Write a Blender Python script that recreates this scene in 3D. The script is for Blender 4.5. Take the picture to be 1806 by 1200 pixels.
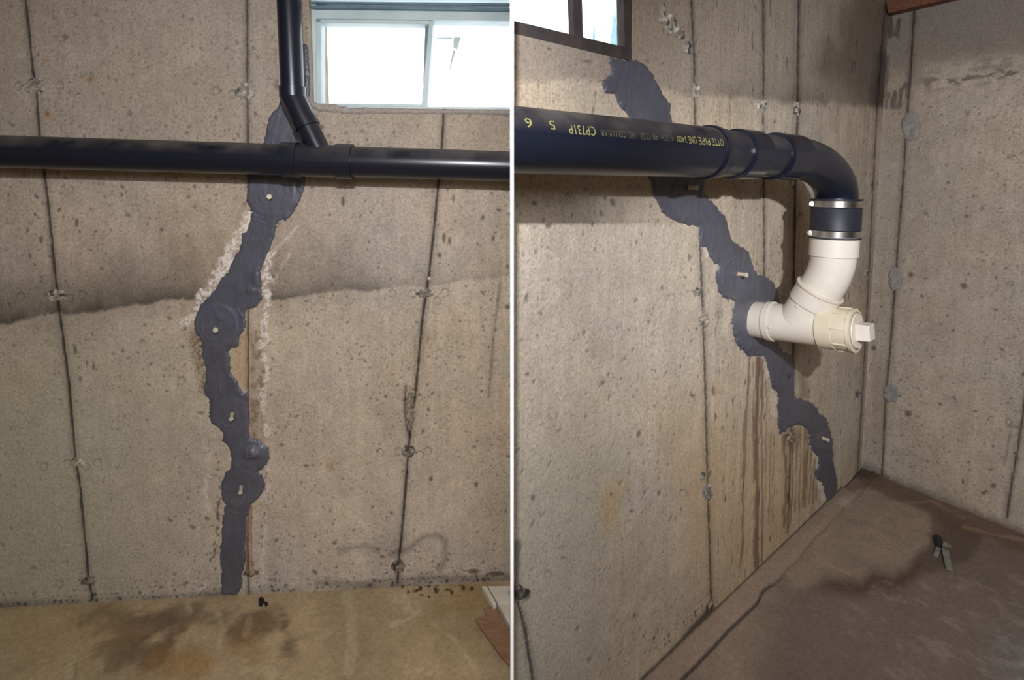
import bpy, bmesh, math, random
import numpy as np
from mathutils import Vector, Matrix

for o in list(bpy.data.objects):
    bpy.data.objects.remove(o, do_unlink=True)
SC = bpy.context.scene
COL = SC.collection

# ------------------------------------------------------------------ camera
FPX = 870.0                       # focal length in pixels of the 1806 x 1200 frame
TH = math.radians(4.7)            # pitch, down
HZ = 330.0                        # horizon row
PX0 = 903.0
PY0 = HZ + FPX * math.tan(TH)
H = 1.2                           # camera height
cam = bpy.data.cameras.new('camera')
cam.sensor_fit = 'HORIZONTAL'
cam.sensor_width = 36.0
cam.lens = FPX / 1806.0 * 36.0
cam.shift_y = -(600.0 - PY0) / 1806.0
cam.clip_start = 0.02
camo = bpy.data.objects.new('camera', cam)
camo.location = (0, 0, H)
camo.rotation_euler = (math.pi / 2 - TH, 0, 0)
COL.objects.link(camo)
SC.camera = camo

# ------------------------------------------------------------------ world, lights, exposure
w = bpy.data.worlds.new('overcast_sky')
SC.world = w
w.use_nodes = True
w.node_tree.nodes['Background'].inputs[0].default_value = (0.86, 0.93, 1.0, 1)
w.node_tree.nodes['Background'].inputs[1].default_value = 3.2

def spot(name, loc, target, watts, deg, blend, radius, col=(0.94, 0.965, 1.0)):
    l = bpy.data.lights.new(name, 'SPOT')
    l.energy = watts
    l.spot_size = math.radians(deg)
    l.spot_blend = blend
    l.shadow_soft_size = radius
    l.color = col
    o = bpy.data.objects.new(name, l)
    o.location = loc
    d = Vector(target) - Vector(loc)
    o.rotation_euler = d.to_track_quat('-Z', 'Y').to_euler()
    COL.objects.link(o)
    return o

spot('camera_flash', (-0.02, 0.0, 1.55), (-0.62, 1.36, 0.80), 50, 106, 0.9, 0.012)  # camera flash near the lens, as one unseen spot per bay
spot('camera_flash', (0.42, 0.0, 1.42), (1.48, 1.55, 0.88), 74, 104, 1.0, 0.012)
# added soft fill behind the camera, lifts the shadows
b = bpy.data.lights.new('ambient_fill', 'POINT')
b.energy = 48
b.shadow_soft_size = 0.30
b.color = (0.95, 0.97, 1.0)
bo = bpy.data.objects.new('ambient_fill', b)
bo.location = (0.10, -1.05, 1.72)
COL.objects.link(bo)

SC.view_settings.view_transform = 'Standard'
SC.view_settings.look = 'None'
SC.view_settings.exposure = 0.16
SC.view_settings.gamma = 1.0
SC.view_settings.use_curve_mapping = False

# ------------------------------------------------------------------ maths helpers
CAM = np.array([0, 0, H])
FW = np.array([0, math.cos(TH), -math.sin(TH)])
UP = np.array([0, math.sin(TH), math.cos(TH)])
RT = np.array([1.0, 0, 0])

def ray(x, y):
    return FW + (x - PX0) / FPX * RT - (y - PY0) / FPX * UP

def proj(P):
    d = np.asarray(P, float) - CAM
    zz = d @ FW
    zs = np.where(zz > 0.05, zz, 0.05)
    return PX0 + FPX * (d @ RT) / zs, PY0 - FPX * (d @ UP) / zs, zz

def on_floor(x, y, z=0.0):
    d = ray(x, y)
    return CAM + d * ((z - H) / d[2])

PART_X = 0.0022                   # half thickness of the divider panel

class Plane:
    """vertical wall: origin on the floor, u along it, n into the room"""
    def __init__(s, o, u):
        s.o = np.array(o, float)
        s.u = np.array(u, float) / np.linalg.norm(u)
        s.n = np.array([s.u[1], -s.u[0], 0.0])
        s.rot = Matrix(((s.u[0], s.n[0], 0), (s.u[1], s.n[1], 0), (0, 0, 1)))
    def px(s, x, y, off=0.0):
        d = ray(x, y)
        return CAM + d * (((s.o - CAM) @ s.n + off) / (d @ s.n))
    def uz(s, x, y, off=0.0):
        p = s.px(x, y, off)
        return float((p - s.o) @ s.u), float(p[2])
    def pt(s, u, z, off=0.0):
        u = np.asarray(u, float)
        z = np.asarray(z, float)
        off = np.asarray(off, float)
        return s.o + u[..., None] * s.u + z[..., None] * np.array([0, 0, 1.0]) + off[..., None] * s.n

def wall_through(a, b):
    A = on_floor(*a)
    B = on_floor(*b)
    return Plane(A, B - A)

WL = wall_through((0, 1072), (900, 1025))
WA = wall_through((1137.6, 1200), (1459, 888))
_b0 = on_floor(1524, 832)
_b1 = on_floor(1806, 948)
_ub = (_b1 - _b0) / np.linalg.norm(_b1 - _b0)
_M = np.array([[WA.u[0], -_ub[0]], [WA.u[1], -_ub[1]]])
_t = np.linalg.solve(_M, (_b0 - WA.o)[:2])
CORNER_U = float(_t[0])
WB = Plane(WA.o + CORNER_U * WA.u, _ub)

RS = np.random.RandomState(11)
TAB = RS.rand(16, 256, 256)

def vn(x, y, seed=0):
    x = np.asarray(x, float)
    y = np.asarray(y, float)
    xi = np.floor(x).astype(int)
    yi = np.floor(y).astype(int)
    fx = x - xi
    fy = y - yi
    fx = fx * fx * (3 - 2 * fx)
    fy = fy * fy * (3 - 2 * fy)
    T = TAB[seed % 16]
    a = T[xi & 255, yi & 255]
    b_ = T[(xi + 1) & 255, yi & 255]
    c = T[xi & 255, (yi + 1) & 255]
    d = T[(xi + 1) & 255, (yi + 1) & 255]
    return (a * (1 - fx) + b_ * fx) * (1 - fy) + (c * (1 - fx) + d * fx) * fy

def fbm(x, y, seed=0, n=4):
    s = 0
    a = 1.0
    t = 0
    for k in range(n):
        s = s + a * vn(x * 2 ** k + 17.3 * k, y * 2 ** k + 5.1 * k, seed + k)
        t += a
        a *= 0.55
    return s / t

def cell_pits(U, Z, cell, seed, prob, rmin=.10, rmax=.32, ratio=2.2, tilt=1.2):
    """one bug hole at most per cell: random place, size, direction"""
    gx, gz = U / cell, Z / cell
    ix, iz = np.floor(gx).astype(int), np.floor(gz).astype(int)
    def r(k):
        return TAB[(seed + k) % 16][(ix * 3 + 7 * k) & 255, (iz * 5 + 13 * k + ix // 80) & 255]
    cx, cz = .34 + .32 * r(1), .34 + .32 * r(2)
    rad = rmin + (rmax - rmin) * r(3) ** 2.5
    an = math.pi / 2 + tilt * (r(4) - .5) * 2
    dx, dz = gx - ix - cx, gz - iz - cz
    a = dx * np.cos(an) + dz * np.sin(an)
    b_ = -dx * np.sin(an) + dz * np.cos(an)
    q = 1 + (ratio - 1) * r(5)
    d = np.sqrt((a / q ** .5) ** 2 + (b_ * q ** .5) ** 2) / rad
    d = d + .7 * (vn(U * 2.6 / cell + 5, Z * 2.6 / cell, seed + 6) - .5)
    return sst(1.15, .55, d) * (r(7) < prob)

def sst(a, b, x):
    t = np.clip((x - a) / (b - a), 0, 1)
    return t * t * (3 - 2 * t)

def lin(c):
    c = np.asarray(c, float)
    return np.where(c <= 0.04045, c / 12.92, ((c + 0.055) / 1.055) ** 2.4)

def rgb(*c):
    return np.array(c, float) / 255.0

def seg_dist(X, Y, pts, closed=False):
    best = np.full(X.shape, 1e9)
    P = list(pts) + ([pts[0]] if closed else [])
    for (x0, y0), (x1, y1) in zip(P[:-1], P[1:]):
        dx, dy = x1 - x0, y1 - y0
        L2 = dx * dx + dy * dy + 1e-9
        t = np.clip(((X - x0) * dx + (Y - y0) * dy) / L2, 0, 1)
        best = np.minimum(best, (X - x0 - t * dx) ** 2 + (Y - y0 - t * dy) ** 2)
    return np.sqrt(best)

def inside(X, Y, pts):
    c = np.zeros(X.shape, bool)
    n = len(pts)
    for i in range(n):
        x0, y0 = pts[i]
        x1, y1 = pts[(i + 1) % n]
        if y0 == y1:
            continue
        k = ((y0 > Y) != (y1 > Y)) & (X < (x1 - x0) * (Y - y0) / (y1 - y0) + x0)
        c ^= k
    return c

def poly_sdf(X, Y, pts):
    d = seg_dist(X, Y, pts, True)
    return np.where(inside(X, Y, pts), -d, d)

class Field:
    """evaluates traced shapes on the vertices of a surface, only near them"""
    def __init__(s, PX, PY):
        s.X, s.Y = PX, PY
    def _sub(s, pts, m):
        p = np.array(pts)
        return np.where((s.X > p[:, 0].min() - m) & (s.X < p[:, 0].max() + m) &
                        (s.Y > p[:, 1].min() - m) & (s.Y < p[:, 1].max() + m))[0]
    def line(s, pts, m=30):
        d = np.full(s.X.shape, 1e3)
        i = s._sub(pts, m)
        d[i] = seg_dist(s.X[i], s.Y[i], pts)
        return d
    def poly(s, pts, m=40):
        d = np.full(s.X.shape, 1e3)
        i = s._sub(pts, m)
        d[i] = poly_sdf(s.X[i], s.Y[i], pts)
        return d
    def blob(s, x, y, rx, ry=None):
        ry = ry or rx
        return np.sqrt(((s.X - x) / rx) ** 2 + ((s.Y - y) / ry) ** 2)

# ------------------------------------------------------------------ object helpers
def tag(o, label=None, cat=None, group=None, kind=None):
    if label: o['label'] = label
    if cat: o['category'] = cat
    if group: o['group'] = group
    if kind: o['kind'] = kind
    return o

def empty(name, loc, parent=None):
    o = bpy.data.objects.new(name, None)
    o.location = loc
    o.empty_display_size = 0.05
    COL.objects.link(o)
    if parent: attach(o, parent)
    return o

def attach(o, parent):
    o.parent = parent
    bpy.context.view_layer.update()
    o.matrix_parent_inverse = parent.matrix_world.inverted()

def mesh_obj(name, V, Fc, mat, parent=None, smooth=True, cols=None):
    V = np.asarray(V, float).reshape(-1, 3)
    base = V.mean(0) if len(V) else np.zeros(3)
    if parent is None:
        base = np.array([base[0], base[1], V[:, 2].min()])
    me = bpy.data.meshes.new(name)
    if isinstance(Fc, np.ndarray):
        Fc = Fc.astype(np.int32)
        n, k = Fc.shape
        me.vertices.add(len(V))
        me.vertices.foreach_set('co', (V - base).astype(np.float32).ravel())
        me.loops.add(n * k)
        me.loops.foreach_set('vertex_index', Fc.ravel())
        me.polygons.add(n)
        me.polygons.foreach_set('loop_start', np.arange(0, n * k, k, dtype=np.int32))
        me.polygons.foreach_set('loop_total', np.full(n, k, dtype=np.int32))
        me.update(calc_edges=True)
        me.validate()
    else:
        me.from_pydata([tuple(v) for v in (V - base)], [], [tuple(f) for f in Fc])
        me.update()
    if cols is not None:
        a = me.color_attributes.new('col', 'FLOAT_COLOR', 'POINT')
        c4 = np.ones((len(V), 4), np.float32)
        c4[:, :3] = cols
        a.data.foreach_set('color', c4.ravel())
    me.polygons.foreach_set('use_smooth', np.full(len(me.polygons), bool(smooth)))
    if mat: me.materials.append(mat)
    o = bpy.data.objects.new(name, me)
    o.location = base
    COL.objects.link(o)
    if parent is not None: attach(o, parent)
    return o

def fix_normals(o):
    bm = bmesh.new()
    bm.from_mesh(o.data)
    bmesh.ops.recalc_face_normals(bm, faces=bm.faces)
    bm.to_mesh(o.data)
    bm.free()
    return o

def bevel(o, wdt, seg=2):
    m = o.modifiers.new('bevel', 'BEVEL')
    m.width = wdt
    m.segments = seg
    m.limit_method = 'ANGLE'
    return o

def frames(P):
    P = np.asarray(P, float)
    T = np.gradient(P, axis=0)
    T /= np.linalg.norm(T, axis=1)[:, None]
    a = np.array([0, 0, 1.0]) if abs(T[0][2]) < 0.9 else np.array([1.0, 0, 0])
    n = np.cross(T[0], np.cross(a, T[0]))
    n /= np.linalg.norm(n)
    N = [n]
    for i in range(1, len(P)):
        n = N[-1] - T[i] * (N[-1] @ T[i])
        N.append(n / np.linalg.norm(n))
    N = np.array(N)
    return T, N, np.cross(T, N)

def tube(name, P, Rr, mat, parent=None, seg=56, caps=(True, True), tang=None):
    """surface of revolution along a path; P points, Rr radius at each"""
    P = np.asarray(P, float)
    Rr = np.broadcast_to(np.asarray(Rr, float), (len(P),))
    if tang is None:
        T, N, B = frames(P)
    else:
        T = np.broadcast_to(np.asarray(tang, float) / np.linalg.norm(tang), P.shape)
        a = np.array([0, 0, 1.0]) if abs(T[0][2]) < 0.9 else np.array([1.0, 0, 0])
        n = np.cross(T[0], np.cross(a, T[0]))
        n /= np.linalg.norm(n)
        N = np.broadcast_to(n, P.shape)
        B = np.cross(T, N)
    an = np.linspace(0, 2 * math.pi, seg, endpoint=False)
    V = (P[:, None, :] + Rr[:, None, None] * (np.cos(an)[None, :, None] * N[:, None, :] + np.sin(an)[None, :, None] * B[:, None, :])).reshape(-1, 3)
    Fc = []
    m = len(P)
    for i in range(m - 1):
        for j in range(seg):
            k = (j + 1) % seg
            Fc.append((i * seg + j, i * seg + k, (i + 1) * seg + k, (i + 1) * seg + j))
    if caps[0]: Fc.append(tuple(range(seg - 1, -1, -1)))
    if caps[1]: Fc.append(tuple((m - 1) * seg + j for j in range(seg)))
    o = mesh_obj(name, V, Fc, mat, parent)
    fix_normals(o)
    m_ = o.modifiers.new('edge', 'EDGE_SPLIT')
    m_.split_angle = math.radians(40)
    return o

def lathe(name, P0, axis, prof, mat, parent=None, seg=56, caps=(True, True)):
    """prof: list of (distance along the axis, radius)"""
    axis = np.asarray(axis, float) / np.linalg.norm(axis)
    P = np.array([np.asarray(P0) + axis * s for s, r in prof])
    return tube(name, P, [r for s, r in prof], mat, parent, seg, caps, tang=axis)

def prism(name, front, back, mat, parent=None, bev=0.0):
    n = len(front)
    V = list(front) + list(back)
    Fc = [tuple(range(n)), tuple(range(2 * n - 1, n - 1, -1))]
    for i in range(n):
        j = (i + 1) % n
        Fc.append((i, i + n, j + n, j))
    o = mesh_obj(name, V, Fc, mat, parent, smooth=False)
    fix_normals(o)
    if bev: bevel(o, bev)
    return o

def clamp(pl, P):
    """keep a point on its own side of the divider, sliding it along the wall"""
    P = np.array(P, float)
    if pl is WL and P[0] > -PART_X: P = P + pl.u * ((-PART_X - P[0]) / pl.u[0])
    if pl is WA and P[0] < PART_X: P = P + pl.u * ((PART_X - P[0]) / pl.u[0])
    return P

def px_prism(name, pl, quad, off0, off1, mat, parent=None, bev=0.0):
    """prism whose front outline is given by pixels met on the wall plane moved by off0"""
    fr = [pl.px(x, y, off0) for x, y in quad]
    bk = [clamp(pl, p + pl.n * (off1 - off0)) for p in fr]
    return prism(name, [clamp(pl, p) for p in fr], bk, mat, parent, bev)

def box_uz(name, pl, u0, u1, z0, z1, off0, off1, mat, parent=None, bev=0.0):
    c = [(u0, z0), (u1, z0), (u1, z1), (u0, z1)]
    fr = [clamp(pl, pl.pt(np.array(a), np.array(b_), np.array(off0))) for a, b_ in c]
    bk = [clamp(pl, pl.pt(np.array(a), np.array(b_), np.array(off1))) for a, b_ in c]
    return prism(name, fr, bk, mat, parent, bev)

# ------------------------------------------------------------------ materials
def mat_new(name):
    m = bpy.data.materials.new(name)
    m.use_nodes = True
    nt = m.node_tree
    return m, nt, nt.nodes['Principled BSDF']

def add_bump(nt, bs, scale, strength, dist=0.002, detail=6.0):
    tc = nt.nodes.new('ShaderNodeTexCoord')
    no = nt.nodes.new('ShaderNodeTexNoise')
    no.inputs['Scale'].default_value = scale
    no.inputs['Detail'].default_value = detail
    bu = nt.nodes.new('ShaderNodeBump')
    bu.inputs['Strength'].default_value = strength
    bu.inputs['Distance'].default_value = dist
    nt.links.new(tc.outputs['Object'], no.inputs['Vector'])
    nt.links.new(no.outputs['Fac'], bu.inputs['Height'])
    nt.links.new(bu.outputs['Normal'], bs.inputs['Normal'])
    return tc, no

def mat_attr(name, rough=0.9, fine=170.0, amount=0.16, bump=0.35, spec=0.25, specks=0.0):
    """colour from the traced stains (attribute) times fine procedural grain"""
    m, nt, bs = mat_new(name)
    at = nt.nodes.new('ShaderNodeAttribute')
    at.attribute_name = 'col'
    tc, no = add_bump(nt, bs, fine, bump)
    rp = nt.nodes.new('ShaderNodeMapRange')
    rp.inputs['From Min'].default_value = 0.3
    rp.inputs['From Max'].default_value = 0.7
    rp.inputs['To Min'].default_value = 1.0 - amount
    rp.inputs['To Max'].default_value = 1.0 + amount
    nt.links.new(no.outputs['Fac'], rp.inputs['Value'])
    mx = nt.nodes.new('ShaderNodeVectorMath')
    mx.operation = 'SCALE'
    nt.links.new(at.outputs['Color'], mx.inputs[0])
    nt.links.new(rp.outputs['Result'], mx.inputs['Scale'])
    last = mx.outputs['Vector']
    for sc, lim, keep in ((150.0, .20, .70), (330.0, .26, .62)):
        if not specks: break
        vo = nt.nodes.new('ShaderNodeTexVoronoi')
        vo.inputs['Scale'].default_value = sc
        nt.links.new(tc.outputs['Object'], vo.inputs['Vector'])
        a = nt.nodes.new('ShaderNodeMapRange')
        a.inputs['From Min'].default_value = lim
        a.inputs['From Max'].default_value = lim * 1.8
        a.inputs['To Min'].default_value = 1.0
        a.inputs['To Max'].default_value = 0.0
        nt.links.new(vo.outputs['Distance'], a.inputs['Value'])
        sp = nt.nodes.new('ShaderNodeSeparateColor')
        nt.links.new(vo.outputs['Color'], sp.inputs[0])
        g = nt.nodes.new('ShaderNodeMath')
        g.operation = 'GREATER_THAN'
        g.inputs[1].default_value = keep
        nt.links.new(sp.outputs[0], g.inputs[0])
        k = nt.nodes.new('ShaderNodeMath')
        k.operation = 'MULTIPLY'
        nt.links.new(a.outputs[0], k.inputs[0])
        nt.links.new(g.outputs[0], k.inputs[1])
        k2 = nt.nodes.new('ShaderNodeMath')
        k2.operation = 'MULTIPLY_ADD'
        k2.inputs[1].default_value = -specks
        k2.inputs[2].default_value = 1.0
        nt.links.new(k.outputs[0], k2.inputs[0])
        v2 = nt.nodes.new('ShaderNodeVectorMath')
        v2.operation = 'SCALE'
        nt.links.new(last, v2.inputs[0])
        nt.links.new(k2.outputs[0], v2.inputs['Scale'])
        last = v2.outputs['Vector']
    nt.links.new(last, bs.inputs['Base Color'])
    bs.inputs['Roughness'].default_value = rough
    bs.inputs['Specular IOR Level'].default_value = spec
    return m

def mat_noise(name, c0, c1, scale=30.0, rough=0.6, metal=0.0, bump=0.1, spec=0.5, stretch=None, detail=5.0, dist=0.002):
    m, nt, bs = mat_new(name)
    tc, no = add_bump(nt, bs, scale, bump, dist, detail)
    if stretch:
        mp = nt.nodes.new('ShaderNodeMapping')
        mp.inputs['Scale'].default_value = stretch
        nt.links.new(tc.outputs['Object'], mp.inputs['Vector'])
        nt.links.new(mp.outputs['Vector'], no.inputs['Vector'])
    cr = nt.nodes.new('ShaderNodeValToRGB')
    cr.color_ramp.elements[0].position = 0.32
    cr.color_ramp.elements[1].position = 0.68
    cr.color_ramp.elements[0].color = (*lin(rgb(*c0)), 1)
    cr.color_ramp.elements[1].color = (*lin(rgb(*c1)), 1)
    nt.links.new(no.outputs['Fac'], cr.inputs['Fac'])
    nt.links.new(cr.outputs['Color'], bs.inputs['Base Color'])
    bs.inputs['Roughness'].default_value = rough
    bs.inputs['Metallic'].default_value = metal
    bs.inputs['Specular IOR Level'].default_value = spec
    return m

def mat_abs(name, dust=0.6, gloss=0.30):
    """black drain pipe plastic with dust lying on upward faces"""
    m, nt, bs = mat_new(name)
    tc = nt.nodes.new('ShaderNodeTexCoord')
    no = nt.nodes.new('ShaderNodeTexNoise')
    no.inputs['Scale'].default_value = 16
    no.inputs['Detail'].default_value = 8
    nt.links.new(tc.outputs['Object'], no.inputs['Vector'])
    ge = nt.nodes.new('ShaderNodeNewGeometry')
    sp = nt.nodes.new('ShaderNodeSeparateXYZ')
    nt.links.new(ge.outputs['Normal'], sp.inputs[0])
    a = nt.nodes.new('ShaderNodeMapRange')
    a.inputs['From Min'].default_value = 0.15
    a.inputs['From Max'].default_value = 1.0
    nt.links.new(sp.outputs['Z'], a.inputs['Value'])
    c = nt.nodes.new('ShaderNodeMapRange')
    c.inputs['From Min'].default_value = 0.3
    c.inputs['From Max'].default_value = 0.7
    nt.links.new(no.outputs['Fac'], c.inputs['Value'])
    mu = nt.nodes.new('ShaderNodeMath')
    mu.operation = 'MULTIPLY'
    nt.links.new(a.outputs[0], mu.inputs[0])
    nt.links.new(c.outputs[0], mu.inputs[1])
    m2 = nt.nodes.new('ShaderNodeMath')
    m2.operation = 'MULTIPLY'
    m2.inputs[1].default_value = dust
    nt.links.new(mu.outputs[0], m2.inputs[0])
    mx = nt.nodes.new('ShaderNodeMix')
    mx.data_type = 'RGBA'
    mx.inputs['A'].default_value = (*lin(rgb(23, 26, 38)), 1)
    mx.inputs['B'].default_value = (*lin(rgb(112, 104, 98)), 1)
    nt.links.new(m2.outputs[0], mx.inputs['Factor'])
    nt.links.new(mx.outputs['Result'], bs.inputs['Base Color'])
    rr = nt.nodes.new('ShaderNodeMapRange')
    rr.inputs['To Min'].default_value = gloss
    rr.inputs['To Max'].default_value = 0.85
    nt.links.new(m2.outputs[0], rr.inputs['Value'])
    nt.links.new(rr.outputs[0], bs.inputs['Roughness'])
    return m

def mat_glass():
    m, nt, bs = mat_new('window_glass')
    nt.nodes.remove(bs)
    out = nt.nodes['Material Output']
    t = nt.nodes.new('ShaderNodeBsdfTransparent')
    g = nt.nodes.new('ShaderNodeBsdfGlossy')
    g.inputs['Roughness'].default_value = 0.05
    no = nt.nodes.new('ShaderNodeTexNoise')
    no.inputs['Scale'].default_value = 6
    mr = nt.nodes.new('ShaderNodeMapRange')
    mr.inputs['To Min'].default_value = 0.03
    mr.inputs['To Max'].default_value = 0.10
    nt.links.new(no.outputs['Fac'], mr.inputs['Value'])
    mx = nt.nodes.new('ShaderNodeMixShader')
    nt.links.new(mr.outputs[0], mx.inputs[0])
    nt.links.new(t.outputs[0], mx.inputs[1])
    nt.links.new(g.outputs[0], mx.inputs[2])
    nt.links.new(mx.outputs[0], out.inputs['Surface'])
    return m

M_CONC = mat_attr('stained_concrete', specks=0.26)
M_FLOOR = mat_attr('stained_floor', rough=0.8, fine=90.0, amount=0.13, bump=0.25, specks=0.2)
M_SEAL = mat_attr('epoxy_paste', rough=0.42, fine=60.0, amount=0.05, bump=0.25, spec=0.5)
M_PATCH = mat_attr('rough_mortar', rough=0.95, fine=140.0, amount=0.2, bump=0.6)
M_PLAIN = mat_noise('plain_concrete', (150, 138, 120), (176, 163, 142), 14, 0.9)
M_CEIL = mat_noise('ceiling_boards', (120, 100, 80), (150, 128, 100), 9, 0.9)
M_PART = mat_noise('white_panel', (250, 250, 250), (255, 255, 255), 8, 0.6, bump=0.02)
M_ABS = mat_abs('black_abs_plastic', 0.75)
M_ABS2 = mat_abs('black_abs_fitting', 0.55)
M_ABS3 = mat_abs('glossy_black_hub', 0.22, 0.16)
M_RUB = mat_noise('black_rubber', (27, 29, 38), (36, 38, 48), 40, 0.55)
M_STEEL = mat_noise('steel_band', (175, 172, 168), (215, 212, 208), 20, 0.28, 1.0, 0.03, stretch=(1, 1, 12))
M_PVC = mat_noise('cream_pvc', (206, 197, 184), (217, 209, 198), 12, 0.38, bump=0.03)
M_PVC2 = mat_noise('yellowed_pvc', (204, 191, 168), (215, 204, 185), 18, 0.42, bump=0.04)
M_GRIME = mat_noise('pvc_grime', (140, 118, 78), (176, 152, 108), 60, 0.7)
M_PORT = mat_noise('tan_port_plastic', (176, 156, 132), (202, 184, 160), 80, 0.5)
M_TIP = mat_noise('pale_port_tip', (186, 176, 158), (206, 197, 180), 80, 0.45)
M_WIN = mat_noise('grey_vinyl_frame', (176, 192, 194), (196, 208, 208), 10, 0.45, bump=0.03)
M_RAIL = mat_noise('blue_grey_rail', (86, 112, 130), (112, 138, 152), 12, 0.4, bump=0.03)
M_BACKLIT = mat_noise('backlit_window_frame', (58, 52, 54), (76, 68, 66), 25, 0.6, bump=0.1)  # shade of the backlit frame is put into this dark colour
M_GLASS = mat_glass()
M_WOOD = mat_noise('rough_brown_timber', (84, 50, 34), (122, 78, 54), 18, 0.75, bump=0.4, stretch=(1, 8, 8))
M_INK = mat_noise('yellow_pipe_print', (118, 114, 66), (160, 152, 92), 220, 0.7)
M_INKF = mat_noise('faded_pipe_print', (64, 64, 50), (100, 96, 66), 260, 0.8)
M_BOARD = mat_noise('red_brown_hardboard', (132, 98, 74), (158, 120, 92), 45, 0.85, bump=0.3, stretch=(1, 5, 1))
M_FOAM = mat_noise('off_white_panel', (205, 196, 178), (222, 214, 198), 20, 0.7)
M_BLACK = mat_noise('black_flake', (16, 13, 12), (30, 25, 22), 60, 0.8)
M_CRUMB = mat_noise('dark_crumbs', (60, 46, 34), (92, 72, 52), 90, 0.9, bump=0.5)
M_GALV = mat_noise('dull_galvanised', (120, 122, 118), (158, 158, 152), 60, 0.45, 0.6)
M_TREE = mat_noise('hazy_foliage', (110, 140, 168), (132, 162, 186), 3, 0.9)
M_SNOW = mat_noise('bright_ground', (210, 212, 214), (232, 234, 236), 2, 0.9)

# ------------------------------------------------------------------ gridded surfaces
def mixc(c, m, colr):
    m = np.clip(m, 0, 1)[:, None]
    return c * (1 - m) + np.asarray(colr) * m

def spaced(a, b, fine0, fine1, step, coarse, extra=()):
    f = np.linspace(fine0, fine1, max(2, int(round((fine1 - fine0) / step)) + 1))
    lo = np.arange(a, fine0, coarse) if fine0 - a > 1e-6 else np.array([])
    hi = np.append(np.arange(fine1 + coarse, b, coarse), b) if b - fine1 > 1e-6 else np.array([])
    v = np.concatenate([lo, f, hi])
    for e in extra:                                # snap one line onto each exact edge
        i = int(np.argmin(np.abs(v - e)))
        v[i] = e
    return np.unique(v)

def grid_faces(nu, nv):
    i = np.arange(nu * nv).reshape(nv, nu)
    return np.stack([i[:-1, :-1], i[:-1, 1:], i[1:, 1:], i[1:, :-1]], -1).reshape(-1, 4)

def wall_grid(name, pl, us, zs, paint, mat, hole=None):
    U, Z = np.meshgrid(us, zs)
    U = U.ravel()
    Z = Z.ravel()
    P = pl.pt(U, Z, np.zeros_like(U))
    X, Y, D = proj(P)
    vis = (D > 0.1)
    X = np.where(vis, X, -9999)
    Y = np.where(vis, Y, -9999)
    c, h = paint(X, Y, U, Z)
    if hole:
        u0, u1, z0, z1 = hole
        e = np.minimum(np.minimum(np.abs(U - u0), np.abs(U - u1)), np.minimum(np.abs(Z - z0), np.abs(Z - z1)))
        near = (U > u0 - .01) & (U < u1 + .01) & (Z > z0 - .01) & (Z < z1 + .01)
        h = np.where(near & (e < 0.002), 0, h)
    P = P + h[:, None] * pl.n
    Fc = grid_faces(len(us), len(zs))
    if hole:
        cu = U[Fc].mean(1)
        cz = Z[Fc].mean(1)
        Fc = Fc[~((cu > u0) & (cu < u1) & (cz > z0) & (cz < z1))]
    o = mesh_obj(name, P, Fc, mat, None, True, lin(np.clip(c, 0, 1)))
    tag(o, kind='structure')
    return o

def concrete(U, Z, base, seed, pit=0.5):
    """shared look of the cast walls: mottling, grain, bug holes"""
    c = np.tile(rgb(*base), (len(U), 1))
    m = fbm(U * 4 + seed, Z * 4, seed, 4) - 0.5
    c *= (1 + 0.15 * m)[:, None]
    m2 = fbm(U * 26 + 3, Z * 22 + seed, seed + 3, 3) - 0.5
    c *= (1 + 0.13 * m2)[:, None]
    warm = fbm(U * 3 + 40, Z * 3 + seed * 2, seed + 5, 3) - 0.5
    c *= 1 + warm[:, None] * np.array([0.06, 0.0, -0.10])
    st = vn(U * 90, Z * 7 + seed, seed + 6) - 0.5
    c *= (1 + 0.05 * st)[:, None]
    h = 0.0012 * m2
    grain = vn(U * 230, Z * 230, seed + 9) - 0.5
    c *= (1 + 0.09 * grain)[:, None]
    dens = np.clip(fbm(U * 7 + 11, Z * 7 + 2, seed + 7, 3) - 0.5, -0.5, 0.5)
    pr = np.clip(pit + 1.6 * dens, 0.02, 1)
    ur, zr = U * .956 - Z * .292 + 30, U * .292 + Z * .956 + 10
    p = np.clip(.75 * cell_pits(ur, zr, .021, seed, .34 * pr, .12, .26) + .85 * cell_pits(U * .9 + Z * .436 + 9, Z * .9 - U * .436 + 40, .048, seed + 3, .30 * pr, .07, .17) + .6 * cell_pits(U + 5, Z + 5, .012, seed + 5, .22 * pr, .16, .30), 0, 1)
    p = p * (U > -.58) * (U < (1.28 if seed == 7 else 9)) * (Z < 1.80)      # only where the mesh is fine enough
    c *= (1 - 0.36 * p)[:, None]
    h = h - 0.0018 * p
    return c, h, p

def seams(f, c, h, lines, width=1.6, dark=0.62, ridge=0.0022, U=None, Z=None):
    for pts, wd, dk in lines:
        d = f.line(pts)
        wob = 1 + 0.6 * (vn(U * 40, Z * 40, 4) - 0.5)
        m = np.clip(1 - d / (wd * 1.5 * wob), 0, 1) ** 0.7
        halo = np.clip(1 - d / (wd * 6), 0, 1) * 0.16
        c *= (1 - np.clip(m * dk + halo, 0, 0.85))[:, None]
        h += ridge * np.clip(1 - d / (wd * 2.2), 0, 1) * np.sign(0.35 - np.clip(1 - d / wd, 0, 1))
    return c, h

def rings(f, c, h, pts, r=6.5, dark=0.32):
    for x, y in pts:
        i = np.where((abs(f.X - x) < 25) & (abs(f.Y - y) < 25))[0]
        d = np.hypot(f.X[i] - x, (f.Y[i] - y) * 0.95)
        m = np.clip(1 - abs(d - r) / 1.5, 0, 1)
        sidem = 0.78 + 0.22 * np.sign((f.X[i] - x) * 0.4 - (f.Y[i] - y))
        c[i] *= (1 - dark * m * sidem)[:, None]
        h[i] -= 0.0008 * (d < r)
    return c, h

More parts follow.
